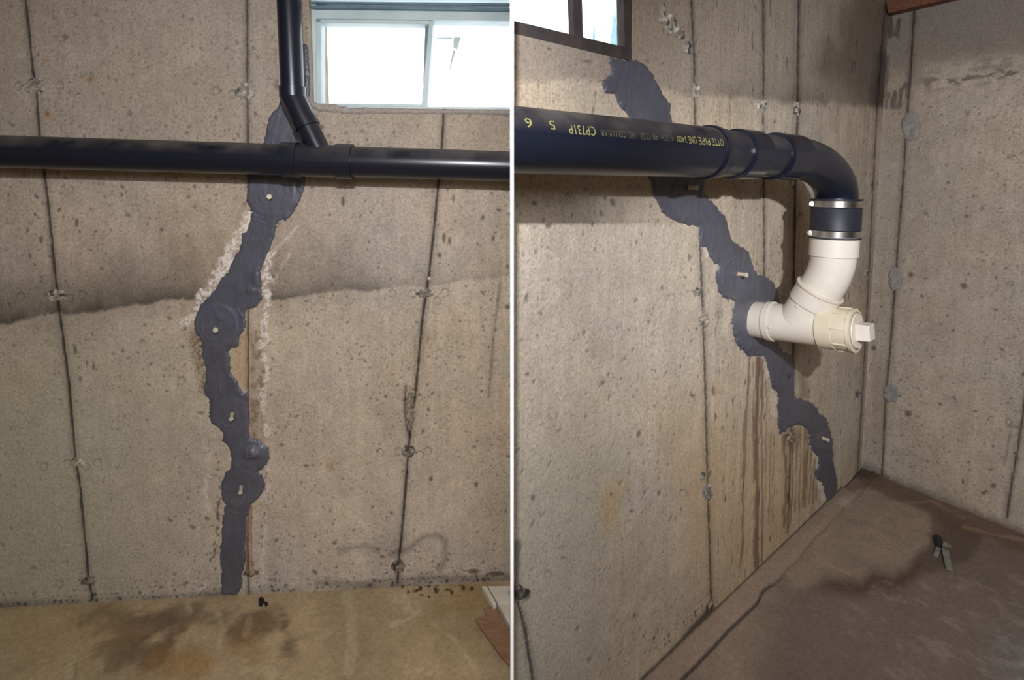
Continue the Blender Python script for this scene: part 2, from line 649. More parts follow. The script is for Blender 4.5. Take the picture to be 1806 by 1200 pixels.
L_SEAL = [(437, 330), (436, 354), (445, 375), (444, 387), (435, 410), (428, 413), (426, 428), (422, 445), (413, 455), (402, 480), (391, 491), (380, 511), (369, 523), (357, 536), (350, 549),
          (346, 560), (343, 568), (344, 578), (347, 587), (354, 596), (357, 605), (358, 627), (363, 650), (365, 668), (360, 684), (363, 696), (370, 705), (371, 720), (370, 735), (375, 746),
          (387, 755), (394, 763), (393, 778), (406, 790), (409, 808), (409, 824), (399, 837), (393, 851), (391, 875), (393, 885), (400, 891), (395, 909), (392, 947), (389, 971), (391, 1000),
          (391, 1027), (391, 1047), (401, 1049), (418, 1047), (424, 1037), (427, 1013), (431, 987), (432, 947), (433, 909), (440, 899), (441, 888), (455, 880), (463, 867), (466, 853), (461, 840),
          (455, 831), (468, 821), (475, 803), (471, 789), (460, 780), (445, 775), (438, 774), (438, 692), (430, 696), (421, 685), (417, 672), (408, 663), (405, 640), (402, 622), (408, 611), (414, 613), (419, 609),
          (421, 601), (420, 592), (429, 583), (432, 568), (431, 551), (433, 547), (452, 539), (463, 528), (460, 499), (458, 480), (465, 460), (473, 441), (482, 421), (490, 391), (497, 384), (503, 390),
          (511, 381), (525, 363), (532, 343), (536, 328), (538, 300), (541, 250), (545, 186), (545, 120), (541, 76), (531, 80), (515, 130), (490, 190), (475, 208), (468, 250), (445, 290)]

R_SEAL = [(1073, 104), (1081, 104), (1110, 108), (1126, 108), (1140, 118), (1155, 144), (1170, 171), (1182, 186), (1179, 201), (1185, 216), (1191, 224), (1215, 270), (1240, 318), (1240, 343), (1256, 360), (1276, 382),
          (1282, 405), (1290, 425), (1318, 445), (1324, 467), (1335, 488), (1347, 488), (1361, 498), (1371, 515), (1373, 532), (1374, 570), (1368, 604), (1379, 620), (1394, 628), (1398, 651),
          (1399, 704), (1410, 704), (1433, 713), (1444, 730), (1458, 742), (1462, 761), (1466, 776), (1467, 812), (1474, 844), (1475, 870), (1470, 881), (1462, 886), (1457, 880), (1454, 858), (1450, 848),
          (1440, 844), (1438, 832), (1445, 824), (1444, 804), (1436, 798), (1429, 784), (1428, 764), (1421, 753), (1410, 748), (1396, 750), (1382, 761), (1377, 766), (1373, 756), (1373, 693), (1362, 682),
          (1358, 656), (1349, 628), (1333, 627), (1322, 628), (1308, 617), (1299, 603), (1293, 583), (1291, 572), (1296, 544), (1297, 531), (1273, 522), (1267, 510), (1263, 487), (1267, 467), (1256, 459),
          (1245, 436), (1235, 433), (1233, 398), (1213, 396), (1188, 388), (1167, 372), (1162, 360), (1154, 343), (1150, 326), (1130, 260), (1114, 214), (1107, 201), (1092, 183), (1083, 165), (1066, 163), (1062, 144),
          (1077, 136), (1080, 126)]

# ---- left wall
def tide_l(x):
    return np.interp(x, [0, 100, 170, 265, 345, 470, 560, 650, 690, 800, 900], [572, 556, 549, 537, 528, 532, 521, 513, 508, 500, 487])

L_SEAMS = [([(45, -60), (45, 0), (52, 60), (57, 120), (64, 160), (70, 236), (78, 305), (86, 370), (97, 480), (104, 545), (113, 610), (122, 680), (133, 810), (140, 850), (147, 920), (155, 1010), (163, 1058)], 1.9, 0.58),
           ([(436, -60), (436, 120), (437, 240), (438, 330)], 1.7, 0.42),
           ([(438, 540), (438, 690), (440, 780)], 1.5, 0.45),
           ([(438, 885), (437, 960), (438, 1050)], 1.3, 0.34),
           ([(783, 190), (779, 262), (772, 335), (766, 400), (757, 480), (745, 560), (738, 640), (733, 690), (724, 760), (720, 797), (716, 850), (708, 950), (703, 990), (701, 1028)], 1.9, 0.55),
           ([(882, 500), (870, 600), (862, 700)], 0.8, 0.10),
           ([(716, 682), (714, 720), (716, 748), (722, 770)], 1.2, 0.42),
           ([(714, 704), (732, 702)], 1.0, 0.30)]
L_RINGS = [(37, 523), (85, 523), (122, 527), (145, 520), (78, 823), (118, 818), (152, 824), (172, 817), (692, 518), (771, 531), (785, 516), (728, 518), (670, 799), (703, 797), (741, 803), (755, 796), (105, 151), (381, 160), (410, 166), (32, 152), (105, 1030), (320, 672)]

def paint_left(X, Y, U, Z):
    f = Field(X, Y)
    top = sst(330, 150, Y)
    low = sst(900, 1010, Y)
    c, h, p = concrete(U, Z, (184, 169, 152), 1, 0.45 + 0.75 * top + 0.35 * low)
    nz = fbm(U * 9, Z * 9, 2, 4) - 0.5
    # greenish tone towards the lower left, greyer cast above the tide mark
    c = mixc(c, 0.55 * sst(460, 60, X + 120 * nz) * sst(480, 780, Y), rgb(166, 163, 140))
    ty = tide_l(X) + 9 * (vn(U * 24, Z * 3, 3) - 0.5) + 4 * (vn(U * 120, Z * 8, 5) - 0.5)
    d = ty - Y
    up = sst(-2, 6, d)
    c = mixc(c, 0.5 * up, c * rgb(232, 228, 228))
    lx = sst(370, 345, X)
    c *= (1 - up * lx * np.exp(-np.clip(d, 0, None) / 42) * (0.30 + 0.75 * nz + 0.10 * sst(34, 6, d)))[:, None]
    mx = sst(465, 480, X) * sst(720, 640, X)
    c *= (1 - up * mx * np.exp(-np.clip(d, 0, None) / 16) * (0.38 + 0.6 * nz))[:, None]
    rx = sst(690, 720, X)
    c *= (1 - up * rx * np.exp(-np.clip(d, 0, None) / 14) * 0.13)[:, None]
    c *= (1 - 0.10 * np.exp(-((d - 30) / 60) ** 2) * sst(720, 600, X))[:, None]
    c = mixc(c, top * 0.55 * np.clip(0.75 + 1.2 * nz, 0, 1), rgb(152, 138, 124))
    # damp smears under the right seam
    for pts, wd, a in [([(600, 972), (640, 962), (665, 970)], 10, .16), ([(690, 978), (722, 968), (745, 948), (768, 944), (786, 955), (786, 985), (776, 1005)], 9, .20), ([(560, 1028), (640, 1030), (690, 1022), (740, 1020), (900, 1018)], 9, .18)]:
        dd = f.line(pts) + 8 * nz
        c *= (1 - a * np.clip(1 - dd / wd, 0, 1))[:, None]
    # halo of old damp left of the paste, tan streaks between paste and seam
    dd = f.poly([(341, 590), (356, 600), (362, 640), (366, 690), (352, 690), (346, 640)])
    sp = vn(U * 260, Z * 260, 8)
    c = mixc(c, sst(14, -6, dd + 18 * nz) * (0.25 + 0.55 * sst(.4, .8, sp)), rgb(100, 82, 62))
    dd = f.poly([(410, 605), (438, 580), (438, 690), (424, 680), (408, 655)])
    c = mixc(c, sst(4, -4, dd) * 0.55, rgb(184, 152, 112))
    dd = f.poly([(440, 585), (468, 580), (466, 780), (442, 780)])
    c = mixc(c, sst(5, -5, dd) * (0.2 + 0.5 * sst(.45, .8, vn(U * 120, Z * 60, 3))), rgb(132, 108, 88))
    dd = f.line([(435, 895), (434, 960), (437, 1008)])
    c = mixc(c, np.clip(1 - dd / 6, 0, 1) * 0.6, rgb(150, 112, 88))
    dd = f.line([(443, 895), (443, 950), (444, 1000), (452, 1012)])
    c = mixc(c, np.clip(1 - dd / 3.2, 0, 1) * (0.3 + .6 * vn(U * 60, Z * 60, 2)), rgb(138, 84, 48))
    dd = f.line([(384, 800), (386, 850), (385, 905), (384, 940), (376, 985), (372, 1020)])
    c = mixc(c, np.clip(1 - dd / 6, 0, 1) * sst(.4, .65, vn(U * 130, Z * 90, 6)) * 0.75, rgb(92, 74, 54))
    dd = f.line([(470, 790), (473, 830), (465, 850), (474, 880), (462, 920), (462, 960)])
    c = mixc(c, np.clip(1 - dd / 3, 0, 1) * sst(.5, .7, vn(U * 130, Z * 120, 7)) * 0.85, rgb(84, 68, 52))
    # chalky efflorescence
    W_ = rgb(226, 214, 204)
    for pts, wd, a, ns in [([(438, 384), (426, 418), (410, 440), (398, 466), (385, 486), (372, 505), (360, 522), (354, 536)], 15, .95, 26),
                           ([(352, 560), (334, 564), (322, 568)], 9, .75, 22),
                           ([(476, 450), (470, 480), (472, 510), (468, 545), (467, 590), (465, 630)], 9, .9, 20),
                           ([(472, 630), (471, 660), (466, 690), (462, 710), (466, 745), (468, 765)], 6, .75, 16),
                           ([(366, 712), (369, 740), (360, 770), (368, 800), (362, 850), (366, 900)], 4, .4, 16),
                           ([(470, 905), (464, 935), (463, 990), (465, 1030)], 3.5, .45, 14),
                           ([(365, 1030), (345, 1050), (300, 1058)], 5, .35, 16),
                           ([(474, 800), (470, 860), (472, 890)], 3.5, .5, 12),
                           ([(523, 398), (512, 415), (492, 434), (484, 440)], 4, .4, 7),
                           ([(512, 445), (498, 470), (486, 490)], 3, .35, 7), ([(550, 446), (541, 453)], 4, .4, 8)]:
        dd = f.line(pts) + ns * (fbm(U * 55, Z * 55, 4, 3) - 0.5)
        m = sst(wd, wd * 0.45, dd)
        mm = m * (0.25 + 0.85 * sst(.25, .6, vn(U * 210 + Z * 60, Z * 190 - U * 50, 3)))
        c = mixc(c, mm * a, W_)
        h += 0.0016 * m * a * (0.5 + vn(U * 210, Z * 210, 5))
    # small rust bits
    for x, y, r in [(85, 201, 6), (160, 140, 4), (77, 107, 4), (582, 822, 9)]:
        dd = f.blob(x, y, r, r * 1.2)
        c = mixc(c, sst(1.2, .5, dd + 1.3 * (vn(U * 260, Z * 200, 7) - .5)) * (0.7 if r < 8 else .25), rgb(150, 92, 44))
    for x, y, rx_, ry_ in [(135, 393, 3, 9), (133, 618, 3, 8), (153, 641, 2, 6), (165, 646, 2, 9), (62, 378, 3, 4), (800, 350, 2, 8), (783, 420, 3, 9), (793, 425, 3, 8), (870, 420, 3, 6), (775, 450, 5, 6), (895, 542, 6, 5), (605, 355, 3, 9),
                            (840, 855, 3, 5), (690, 905, 3, 3), (760, 845, 4, 5), (875, 1012, 16, 4), (835, 1008, 12, 5), (540, 822, 5, 2), (285, 405, 4, 3), (850, 690, 3, 3)]:
        dd = f.blob(x, y, rx_, ry_)
        c = mixc(c, sst(1.2, .6, dd + .4 * nz) * 0.6, rgb(74, 60, 46))
    c, h = seams(f, c, h, L_SEAMS, U=U, Z=Z)
    dd = abs(X - 440.5)
    c = mixc(c, np.clip(1 - dd / 1.5, 0, 1) * sst(545, 560, Y) * sst(775, 760, Y) * 0.7, rgb(214, 198, 172))
    c, h = rings(f, c, h, L_RINGS)
    # foot of the wall: grime
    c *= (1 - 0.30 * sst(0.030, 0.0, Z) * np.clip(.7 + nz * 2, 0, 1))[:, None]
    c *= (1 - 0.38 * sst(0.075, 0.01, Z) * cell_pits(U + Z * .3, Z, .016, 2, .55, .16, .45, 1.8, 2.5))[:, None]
    return c, h

def u_of(pl, p):
    return float((np.array(p) - pl.o) @ pl.u)

u_end = (-PART_X - WL.o[0]) / WL.u[0]
hu0, _ = WL.uz(547, 100)
_, hz0 = WL.uz(700, 191)
L_HOLE = (hu0, u_end, hz0, 1.80)
usL = spaced(-1.1, u_end, -0.60, u_end, 0.0031, 0.05, (hu0,))
zsL = spaced(-.018, 2.1, -.018, 1.80, 0.0030, 0.05, (hz0, 1.80))
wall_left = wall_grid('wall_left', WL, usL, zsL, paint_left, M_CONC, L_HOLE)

# ---- wall with the wye outlet (middle of the right half)
A_SEAMS = [([(1218, -20), (1224, 100), (1226, 230), (1233, 390), (1240, 560), (1244, 700), (1248, 850), (1254, 1065)], 1.5, .45),
           ([(1346, -20), (1346, 120), (1346, 235), (1347, 400), (1347, 520)], 1.5, .42),
           ([(1408, -20), (1406, 200), (1402, 330), (1399, 500), (1398, 700)], 1.9, .48),
           ([(1398, 700), (1393, 800), (1389, 940)], 1.1, .3),
           ([(1560, 10), (1552, 120), (1547, 180), (1538, 360), (1528, 560), (1519, 720), (1511, 842)], 1.1, .42),
           ([(908, 1050), (915, 1068), (926, 1110), (940, 1200)], 2.2, .5)]

def paint_mid(X, Y, U, Z):
    f = Field(X, Y)
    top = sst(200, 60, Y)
    c, h, p = concrete(U, Z, (186, 172, 155), 4, 0.45 + 0.4 * top)
    nz = fbm(U * 9, Z * 9, 6, 4) - 0.5
    # cool grey towards the near bottom, warm tan further in
    c = mixc(c, 0.5 * sst(1130, 1000, X + 200 * nz) * sst(640, 900, Y), rgb(164, 162, 148))
    c = mixc(c, 0.42 * sst(1150, 1230, X - .25 * (Y - 900) + 60 * nz) * sst(600, 860, Y) * sst(1480, 1400, X), rgb(186, 152, 112))
    c = mixc(c, 0.5 * sst(24, 3, abs(X - 1078) + 60 * nz) * sst(60, 10, abs(Y - 900) + 60 * nz), rgb(184, 150, 106))
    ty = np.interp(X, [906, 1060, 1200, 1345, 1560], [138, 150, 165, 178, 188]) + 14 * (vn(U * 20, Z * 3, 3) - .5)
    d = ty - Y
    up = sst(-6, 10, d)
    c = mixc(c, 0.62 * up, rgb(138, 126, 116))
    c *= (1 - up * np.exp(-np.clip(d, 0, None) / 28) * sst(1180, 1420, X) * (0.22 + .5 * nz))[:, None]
    dd = f.poly([(1500, -10), (1590, -10), (1570, 190), (1540, 186), (1500, 150), (1440, 120), (1480, 60)])
    c = mixc(c, sst(30, -30, dd + 40 * nz) * .55, rgb(84, 74, 70))
    dd = f.poly([(1545, 95), (1570, 90), (1562, 190), (1535, 186)])
    c = mixc(c, sst(8, -8, dd + 12 * nz) * .6, rgb(74, 64, 60))
    # long brown runs below the paste
    def run(pts, wd, a, colr, ns=5):
        nonlocal c
        q = f.line(pts) + ns * (vn(U * 90, Z * 24, 5) - .5)
        c = mixc(c, sst(wd, wd * .5, q) * a * (.75 + .5 * vn(U * 140, Z * 12, 3)), rgb(*colr))
    run([(1336, 632), (1334, 760), (1336, 880), (1334, 1000)], 5, .75, (112, 88, 74))
    run([(1343, 632), (1344, 880), (1344, 992)], 2.6, .6, (120, 92, 74))
    run([(1329, 640), (1330, 880), (1331, 1000)], 2.2, .5, (138, 110, 90))
    run([(1320, 632), (1318, 690), (1314, 760), (1311, 860), (1309, 960), (1304, 1005)], 2.6, .6, (124, 98, 74))
    run([(1348, 632), (1351, 700), (1350, 880)], 1.6, .35, (140, 112, 84))
    run([(1382, 770), (1386, 830), (1384, 930)], 3.4, .6, (112, 90, 66))
    run([(1391, 770), (1393, 830), (1391, 930)], 2.2, .6, (120, 88, 62))
    run([(1397, 760), (1398, 840), (1394, 925)], 2.0, .5, (104, 84, 62))
    for i, x in enumerate([1360, 1366, 1406, 1413, 1419, 1424, 1431, 1438, 1444]):
        run([(x, 762 + 9 * (i % 4)), (x - 2, 840), (x - 4, 905 - (x - 1400) * .5)], 1.6 + .5 * (i % 2), .42, (116, 92, 66), 4)
    run([(1420, 756), (1424, 780), (1421, 820), (1417, 880)], 3, .5, (120, 92, 62))
    for pts in ([(1406, 662), (1408, 690)], [(1360, 690), (1366, 730)], [(1438, 800), (1446, 850), (1452, 880)], [(1245, 440), (1250, 452)], [(1350, 632), (1356, 660)]):
        q = f.line(pts) + 9 * (vn(U * 90, Z * 60, 2) - .5)
        c = mixc(c, sst(7, 2, q) * .7, rgb(214, 202, 186))
    dd = f.poly([(1402, 655), (1420, 660), (1428, 700), (1412, 705)])
    c = mixc(c, sst(6, -6, dd + 8 * nz) * .45, rgb(118, 98, 80))
    dd = f.blob(1400, 772, 16, 22)
    c = mixc(c, sst(1.2, .5, dd + nz) * .4, rgb(110, 90, 70))
    # dark wet edge and moss near the floor on the near part
    for pts, wd, a in [([(1134, 1201), (1190, 1146), (1252, 1076)], 9, .5), ([(908, 1040), (925, 1050)], 14, .6), ([(912, 960), (910, 1030)], 10, .3)]:
        q = f.line(pts) + 14 * nz
        c *= (1 - a * sst(wd, 0, q))[:, None]
    q = f.line([(1160, 1130), (1200, 1100), (1250, 1062)])
    c = mixc(c, sst(22, 10, q) * cell_pits(U + Z * .3, Z, .017, 2, .6, .16, .5, 2.2, 1.0) * .7, rgb(74, 60, 46))
    for x, y, rx_, ry_ in [(1221, 698, 6, 3), (947, 592, 4, 2.4), (930, 660, 5, 4), (940, 878, 4, 6), (994, 984, 6, 2), (1078, 872, 3, 3), (1050, 167, 2, 8), (1046, 195, 2, 7), (1258, 690, 3, 9), (1262, 735, 2, 8), (1036, 108, 8, 3), (968, 86, 4, 3), (1310, 545, 3, 5)]:
        q = f.blob(x, y, rx_, ry_)
        c = mixc(c, sst(1.2, .6, q + .4 * nz) * .55, rgb(80, 68, 54))
    c, h = seams(f, c, h, A_SEAMS, U=U, Z=Z)
    # vertical board grain right of the first seam
    g = vn(U * 160, Z * 3, 8) - .5
    c *= (1 + .09 * g * sst(1235, 1250, X))[:, None]
    q = vn(U * 150, Z * 28, 9)
    c *= (1 - .35 * sst(.88, .96, q) * sst(1235, 1260, X))[:, None]
    c, h = rings(f, c, h, [(1184, 524), (1268, 556), (1205, 870), (966, 1014)], 6)
    q = abs(U - CORNER_U)
    c = mixc(c, sst(.006, 0, q) * .6 * sst(.35, .6, vn(Z * 60, U, 3)), rgb(206, 192, 174))
    return c, h

uA0 = (PART_X - WA.o[0]) / WA.u[0]
hu1, _ = WA.uz(1117, 60)
_, hzA = WA.uz(1010, 84)
A_HOLE = (uA0, hu1, hzA, 1.86)
usA = spaced(uA0, CORNER_U + .012, uA0, CORNER_U + .012, 0.0034, 0.05, (hu1,))
zsA = spaced(-.018, 2.1, -.018, 1.90, 0.0034, 0.05, (hzA, 1.86))
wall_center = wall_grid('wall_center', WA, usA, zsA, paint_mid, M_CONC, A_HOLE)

# ---- right wall beyond the corner
B_SEAMS = [([(1612, 20), (1606, 120), (1600, 200), (1592, 330), (1582, 450), (1573, 580), (1562, 700), (1558, 790), (1555, 845)], 1.7, .42),
           ([(1810, 690), (1803, 740), (1795, 790), (1783, 860), (1776, 912)], 1.8, .5)]

def paint_right(X, Y, U, Z):
    f = Field(X, Y)
    c, h, p = concrete(U, Z, (174, 161, 147), 7, 0.6)
    nz = fbm(U * 9, Z * 9, 3, 4) - 0.5
    up = sst(165, 90, Y - 10 * nz + .10 * (X - 1600))
    c = mixc(c, up * .72, rgb(112, 103, 98))
    ty = 150 - .12 * (X - 1610)
    b_ = np.exp(-((Y - ty) / 13) ** 2) * sst(1600, 1650, X)
    lump = sst(.44, .58, fbm(U * 46 + Z * 8, Z * 70, 5, 4))
    c = mixc(c, b_ * lump * .7, rgb(88, 80, 74))
    b2 = np.exp(-((Y - ty + 22) / 14) ** 2) * sst(1605, 1640, X)
    c = mixc(c, b2 * (1 - lump) * .45, rgb(182, 172, 156))
    h += .0018 * (b_ + b2) * (fbm(U * 60, Z * 80, 6, 3) - .4)
    for pts, wd, a in [([(1570, 30), (1568, 62)], 9, .75), ([(1586, 34), (1580, 62)], 6, .7), ([(1577, 165), (1574, 190)], 6, .7), ([(1592, 158), (1588, 185)], 6, .65), ([(1600, 150), (1598, 170)], 4, .5), ([(1611, 25), (1606, 150)], 5, .35), ([(1563, 100), (1562, 190)], 5, .55)]:
        q = f.line(pts) + 10 * (vn(U * 110, Z * 30, 4) - .5)
        c = mixc(c, sst(wd, wd * .3, q) * a, rgb(66, 60, 58))
    c = mixc(c, .25 * sst(90, 20, f.blob(1592, 250, 1, 3.2) + 40 * nz), rgb(128, 112, 98))
    c = mixc(c, .3 * sst(1.3, .2, f.blob(1548, 700, 14, 110) + nz), rgb(122, 104, 90))
    c = mixc(c, .22 * sst(1.3, .3, f.blob(1680, 560, 140, 90) + nz), rgb(158, 136, 112))
    q = abs(U)
    c = mixc(c, sst(.005, 0, q) * .6 * sst(.35, .6, vn(Z * 60, U, 3)) * sst(400, 440, Y), rgb(210, 196, 178))
    for x, y, r in [(1681, 583, 4), (1658, 713, 4), (1606, 485, 6), (1602, 730, 6), (1541, 614, 5), (1752, 857, 5), (1708, 815, 3), (1805, 660, 4), (1735, 870, 4), (1675, 797, 3), (1700, 505, 6)]:
        q = f.blob(x, y, r, r)
        c = mixc(c, sst(1.2, .5, q + .7 * nz) * .6, rgb(70, 62, 52))
    c, h = seams(f, c, h, B_SEAMS, U=U, Z=Z)
    for pts, wd in [([(1778, 752), (1806, 755)], 5), ([(1782, 760), (1772, 820)], 3)]:
        q = f.line(pts)
        c = mixc(c, sst(wd, 1, q) * .5, rgb(104, 98, 90))
    c, h = rings(f, c, h, [(1748, 740), (1782, 501), (1779, 745)], 5)
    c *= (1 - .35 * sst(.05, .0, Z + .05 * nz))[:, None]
    return c, h

usB = spaced(-.012, 4.9, -.012, 1.30, 0.0042, 0.10)
zsB = spaced(-.018, 2.1, -.018, 1.90, 0.0040, 0.05)
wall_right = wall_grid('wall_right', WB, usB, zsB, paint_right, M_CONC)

# ---- floor slab
def paint_floor(X, Y, Xw, Yw):
    f = Field(X, Y)
    c = np.tile(rgb(170, 148, 116), (len(X), 1))
    right = X > 903
    nz = fbm(Xw * 7, Yw * 7, 3, 5) - .5
    n2 = fbm(Xw * 22, Yw * 22, 8, 4) - .5
    c[right] = rgb(144, 126, 110)
    c *= (1 + .22 * nz + .16 * n2)[:, None]
    gr = vn(Xw * 170, Yw * 170, 4) - .5
    c *= (1 + .07 * gr)[:, None]
    h = .0012 * n2
    # left: brown water marks, pale scrapes
    for x, y, rx, ry, a, colr in [(255, 1105, 80, 34, .7, (104, 82, 66)), (240, 1150, 70, 24, .6, (96, 76, 58)), (330, 1085, 60, 22, .5, (112, 90, 72)), (460, 1105, 70, 34, .6, (104, 82, 62)), (510, 1140, 26, 46, .6, (94, 76, 62)),
                                  (330, 1170, 60, 30, .4, (160, 116, 66)), (450, 1150, 40, 40, .35, (150, 108, 64)), (110, 1110, 130, 50, .35, (176, 150, 104)), (790, 1130, 60, 70, .3, (146, 128, 88)), (850, 1050, 70, 24, .35, (150, 118, 70)), (610, 1120, 40, 80, .2, (156, 140, 112))]:
        q = f.blob(x, y, rx, ry) + 1.3 * nz + 1.8 * n2
        c = mixc(c, sst(1.3, .4, q) * a, rgb(*colr))
    for pts, wd, a, ns in [([(690, 1104), (722, 1092), (740, 1078)], 5, .55, 9), ([(615, 1050), (622, 1090), (614, 1180)], 9, .35, 16), ([(690, 1050), (715, 1060), (722, 1074)], 14, .4, 22), ([(385, 1085), (392, 1105), (386, 1140)], 7, .35, 12), ([(430, 1182), (470, 1178), (480, 1192)], 11, .4, 18), ([(335, 1078), (330, 1070)], 5, .45, 6), ([(440, 1090), (436, 1120)], 6, .3, 10), ([(765, 1100), (800, 1128), (850, 1195)], 4, .35, 8), ([(120, 1195), (126, 1170), (134, 1160)], 8, .25, 8)]:
        q = f.line(pts) + ns * n2 * 2
        c = mixc(c, sst(wd, wd * .3, q) * a, rgb(204, 188, 158))
    q = f.line([(142, 1080), (142, 1120), (136, 1160), (132, 1200)]) + 4 * n2
    c = mixc(c, sst(1.6, .4, q) * .4, rgb(110, 92, 66))
    q = f.poly([(690, 1030), (820, 1026), (810, 1050), (735, 1056)])
    c = mixc(c, sst(6, -6, q + 14 * nz) * cell_pits(Xw + .4 * Yw, Yw, .018, 2, .6, .15, .5, 2.0, 3) * .75, rgb(78, 58, 40))
    # right: trowelled light patch in the corner, dark damp brown around it
    lp = f.poly([(1475, 890), (1530, 858), (1580, 872), (1640, 905), (1660, 930), (1640, 960), (1612, 975), (1604, 1000), (1575, 1018), (1540, 1010), (1520, 1028), (1455, 1020), (1400, 1040), (1380, 1000)], 160)
    far = right & (X > 1300)
    damp = sst(-4, 10, lp + 22 * n2) * sst(1330, 1440, X + .25 * (Y - 1000)) * far
    c = mixc(c, damp * .62, rgb(104, 92, 87))
    c = mixc(c, far * np.exp(-((lp - 10) / 16) ** 2) * sst(985, 1000, Y) * sst(1420, 1480, X) * .5, rgb(66, 48, 40))
    q = f.poly([(1640, 905), (1730, 945), (1715, 985), (1640, 1010), (1610, 990), (1640, 960)])
    c = mixc(c, sst(8, -8, q + 16 * n2) * .5, rgb(80, 64, 56))
    sc = sst(.56, .72, fbm(Xw * 30 + Yw * 14, Yw * 26 - Xw * 9, 7, 4))
    c = mixc(c, sc * sst(980, 1040, Y + 20 * nz) * sst(1440, 1560, X) * .55, rgb(146, 134, 124))
    c = mixc(c, sst(1690, 1800, X + 60 * nz) * sst(1060, 1140, Y) * .45, rgb(118, 116, 116))
    c = mixc(c, sst(.55, .62, fbm(Xw * 26, Yw * 40, 2, 3)) * sst(1720, 1800, X) * sst(1080, 1120, Y) * .4, rgb(158, 158, 156))
    c = mixc(c, sst(18, 3, f.poly([(1525, 838), (1560, 842), (1680, 890), (1806, 945), (1806, 965), (1690, 920), (1600, 880), (1530, 852)]) + 20 * n2) * .6, rgb(104, 80, 66))
    for pts, wd, a in [([(1570, 890), (1640, 885), (1700, 915)], 3, .3), ([(1500, 905), (1560, 930)], 2.4, .25), ([(1560, 925), (1620, 945)], 2.4, .22), ([(1450, 990), (1500, 1015)], 4, .3), ([(1700, 930), (1760, 945), (1806, 955)], 4, .35)]:
        q = f.line(pts) + 6 * n2
        c = mixc(c, sst(wd, .5, q) * a, rgb(176, 150, 118))
    # mortar cove along the foot of the centre wall and its crack
    u = (Xw - WA.o[0]) * WA.u[0] + (Yw - WA.o[1]) * WA.u[1]
    dn = (Xw - WA.o[0]) * WA.n[0] + (Yw - WA.o[1]) * WA.n[1]
    edge = .055 + .012 * (vn(u * 14, u * 0, 3) - .5)
    cove = right & (dn < edge) & (u < 1.25)
    h = h + np.where(cove, .012 * np.clip((edge - dn) / .05, 0, 1) ** .6, 0)
    c = mixc(c, cove * .45, rgb(158, 136, 116))
    ck = right * sst(.006, .001, abs(dn - edge)) * sst(.62, .45, u + .2 * nz)
    c = mixc(c, ck * .8, rgb(54, 46, 50))
    c = mixc(c, right * sst(.006, .001, abs(dn - edge)) * sst(.42, .62, u + .2 * nz) * .35, rgb(88, 72, 62))
    dB = (Xw - WB.o[0]) * WB.n[0] + (Yw - WB.o[1]) * WB.n[1]
    h = h + np.where(right, .016 * np.clip(1 - dB / .06, 0, 1) ** 1.5 * (.6 + nz), 0)
    q = f.blob(1530, 840, 40, 12)
    h = h + .014 * sst(1.2, .2, q) * (.6 + 2 * n2)
    c = mixc(c, sst(1.2, .4, q + nz) * .6, rgb(74, 56, 48))
    q = f.blob(1490, 888, 14, 8)
    c = mixc(c, sst(1.3, .3, q + 2 * n2) * .45, rgb(176, 160, 142))
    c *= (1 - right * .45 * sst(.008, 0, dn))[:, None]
    return c, h

xs = spaced(-2.6, 4.6, -1.62, 2.0, 0.0048, 0.1)
ys = spaced(-2.0, 2.15, 1.06, 2.06, 0.0048, 0.1)
Xg, Yg = np.meshgrid(xs, ys)
Xg = Xg.ravel()
Yg = Yg.ravel()
Pf = np.stack([Xg, Yg, np.zeros_like(Xg)], 1)
fx, fy, fd = proj(Pf)
fx = np.where(fd > .1, fx, -9999)
fy = np.where(fd > .1, fy, -9999)
fc, fh = paint_floor(fx, fy, Xg, Yg)
Pf[:, 2] = fh
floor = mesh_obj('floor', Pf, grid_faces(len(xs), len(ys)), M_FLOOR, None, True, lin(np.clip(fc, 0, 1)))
tag(floor, kind='structure')

# ---- the rest of the basement shell, behind and above the camera
def slab(name, pts, mat, kind='structure'):
    o = mesh_obj(name, pts, [tuple(range(len(pts)))], mat, None, False)
    return tag(o, kind=kind)
far_l = WL.pt(np.array(-1.1), np.array(0.0), np.array(0.0))
slab('wall_side', [(far_l[0], far_l[1], 0), (far_l[0], -2.0, 0), (far_l[0], -2.0, 2.1), (far_l[0], far_l[1], 2.1)], M_PLAIN)
eb = WB.pt(np.array(4.9), np.array(0.0), np.array(0.0))
slab('wall_back', [(far_l[0], -2.0, 0), (4.6, -2.0, 0), (4.6, -2.0, 2.1), (far_l[0], -2.0, 2.1)], M_PLAIN)
slab('ceiling', [(far_l[0] - .1, -2.05, 2.1), (4.7, -2.05, 2.1), (4.7, 2.4, 2.1), (far_l[0] - .1, 2.4, 2.1)], M_CEIL)
# thin white panel that parts the two bays
prism('wall_divider', [(-PART_X, .62, 0), (PART_X, .62, 0), (PART_X, .62, 2.1), (-PART_X, .62, 2.1)],
      [(-PART_X, 1.62, 0), (PART_X, 1.62, 0), (PART_X, 1.62, 2.1), (-PART_X, 1.62, 2.1)], M_PART)
tag(bpy.data.objects['wall_divider'], kind='structure')

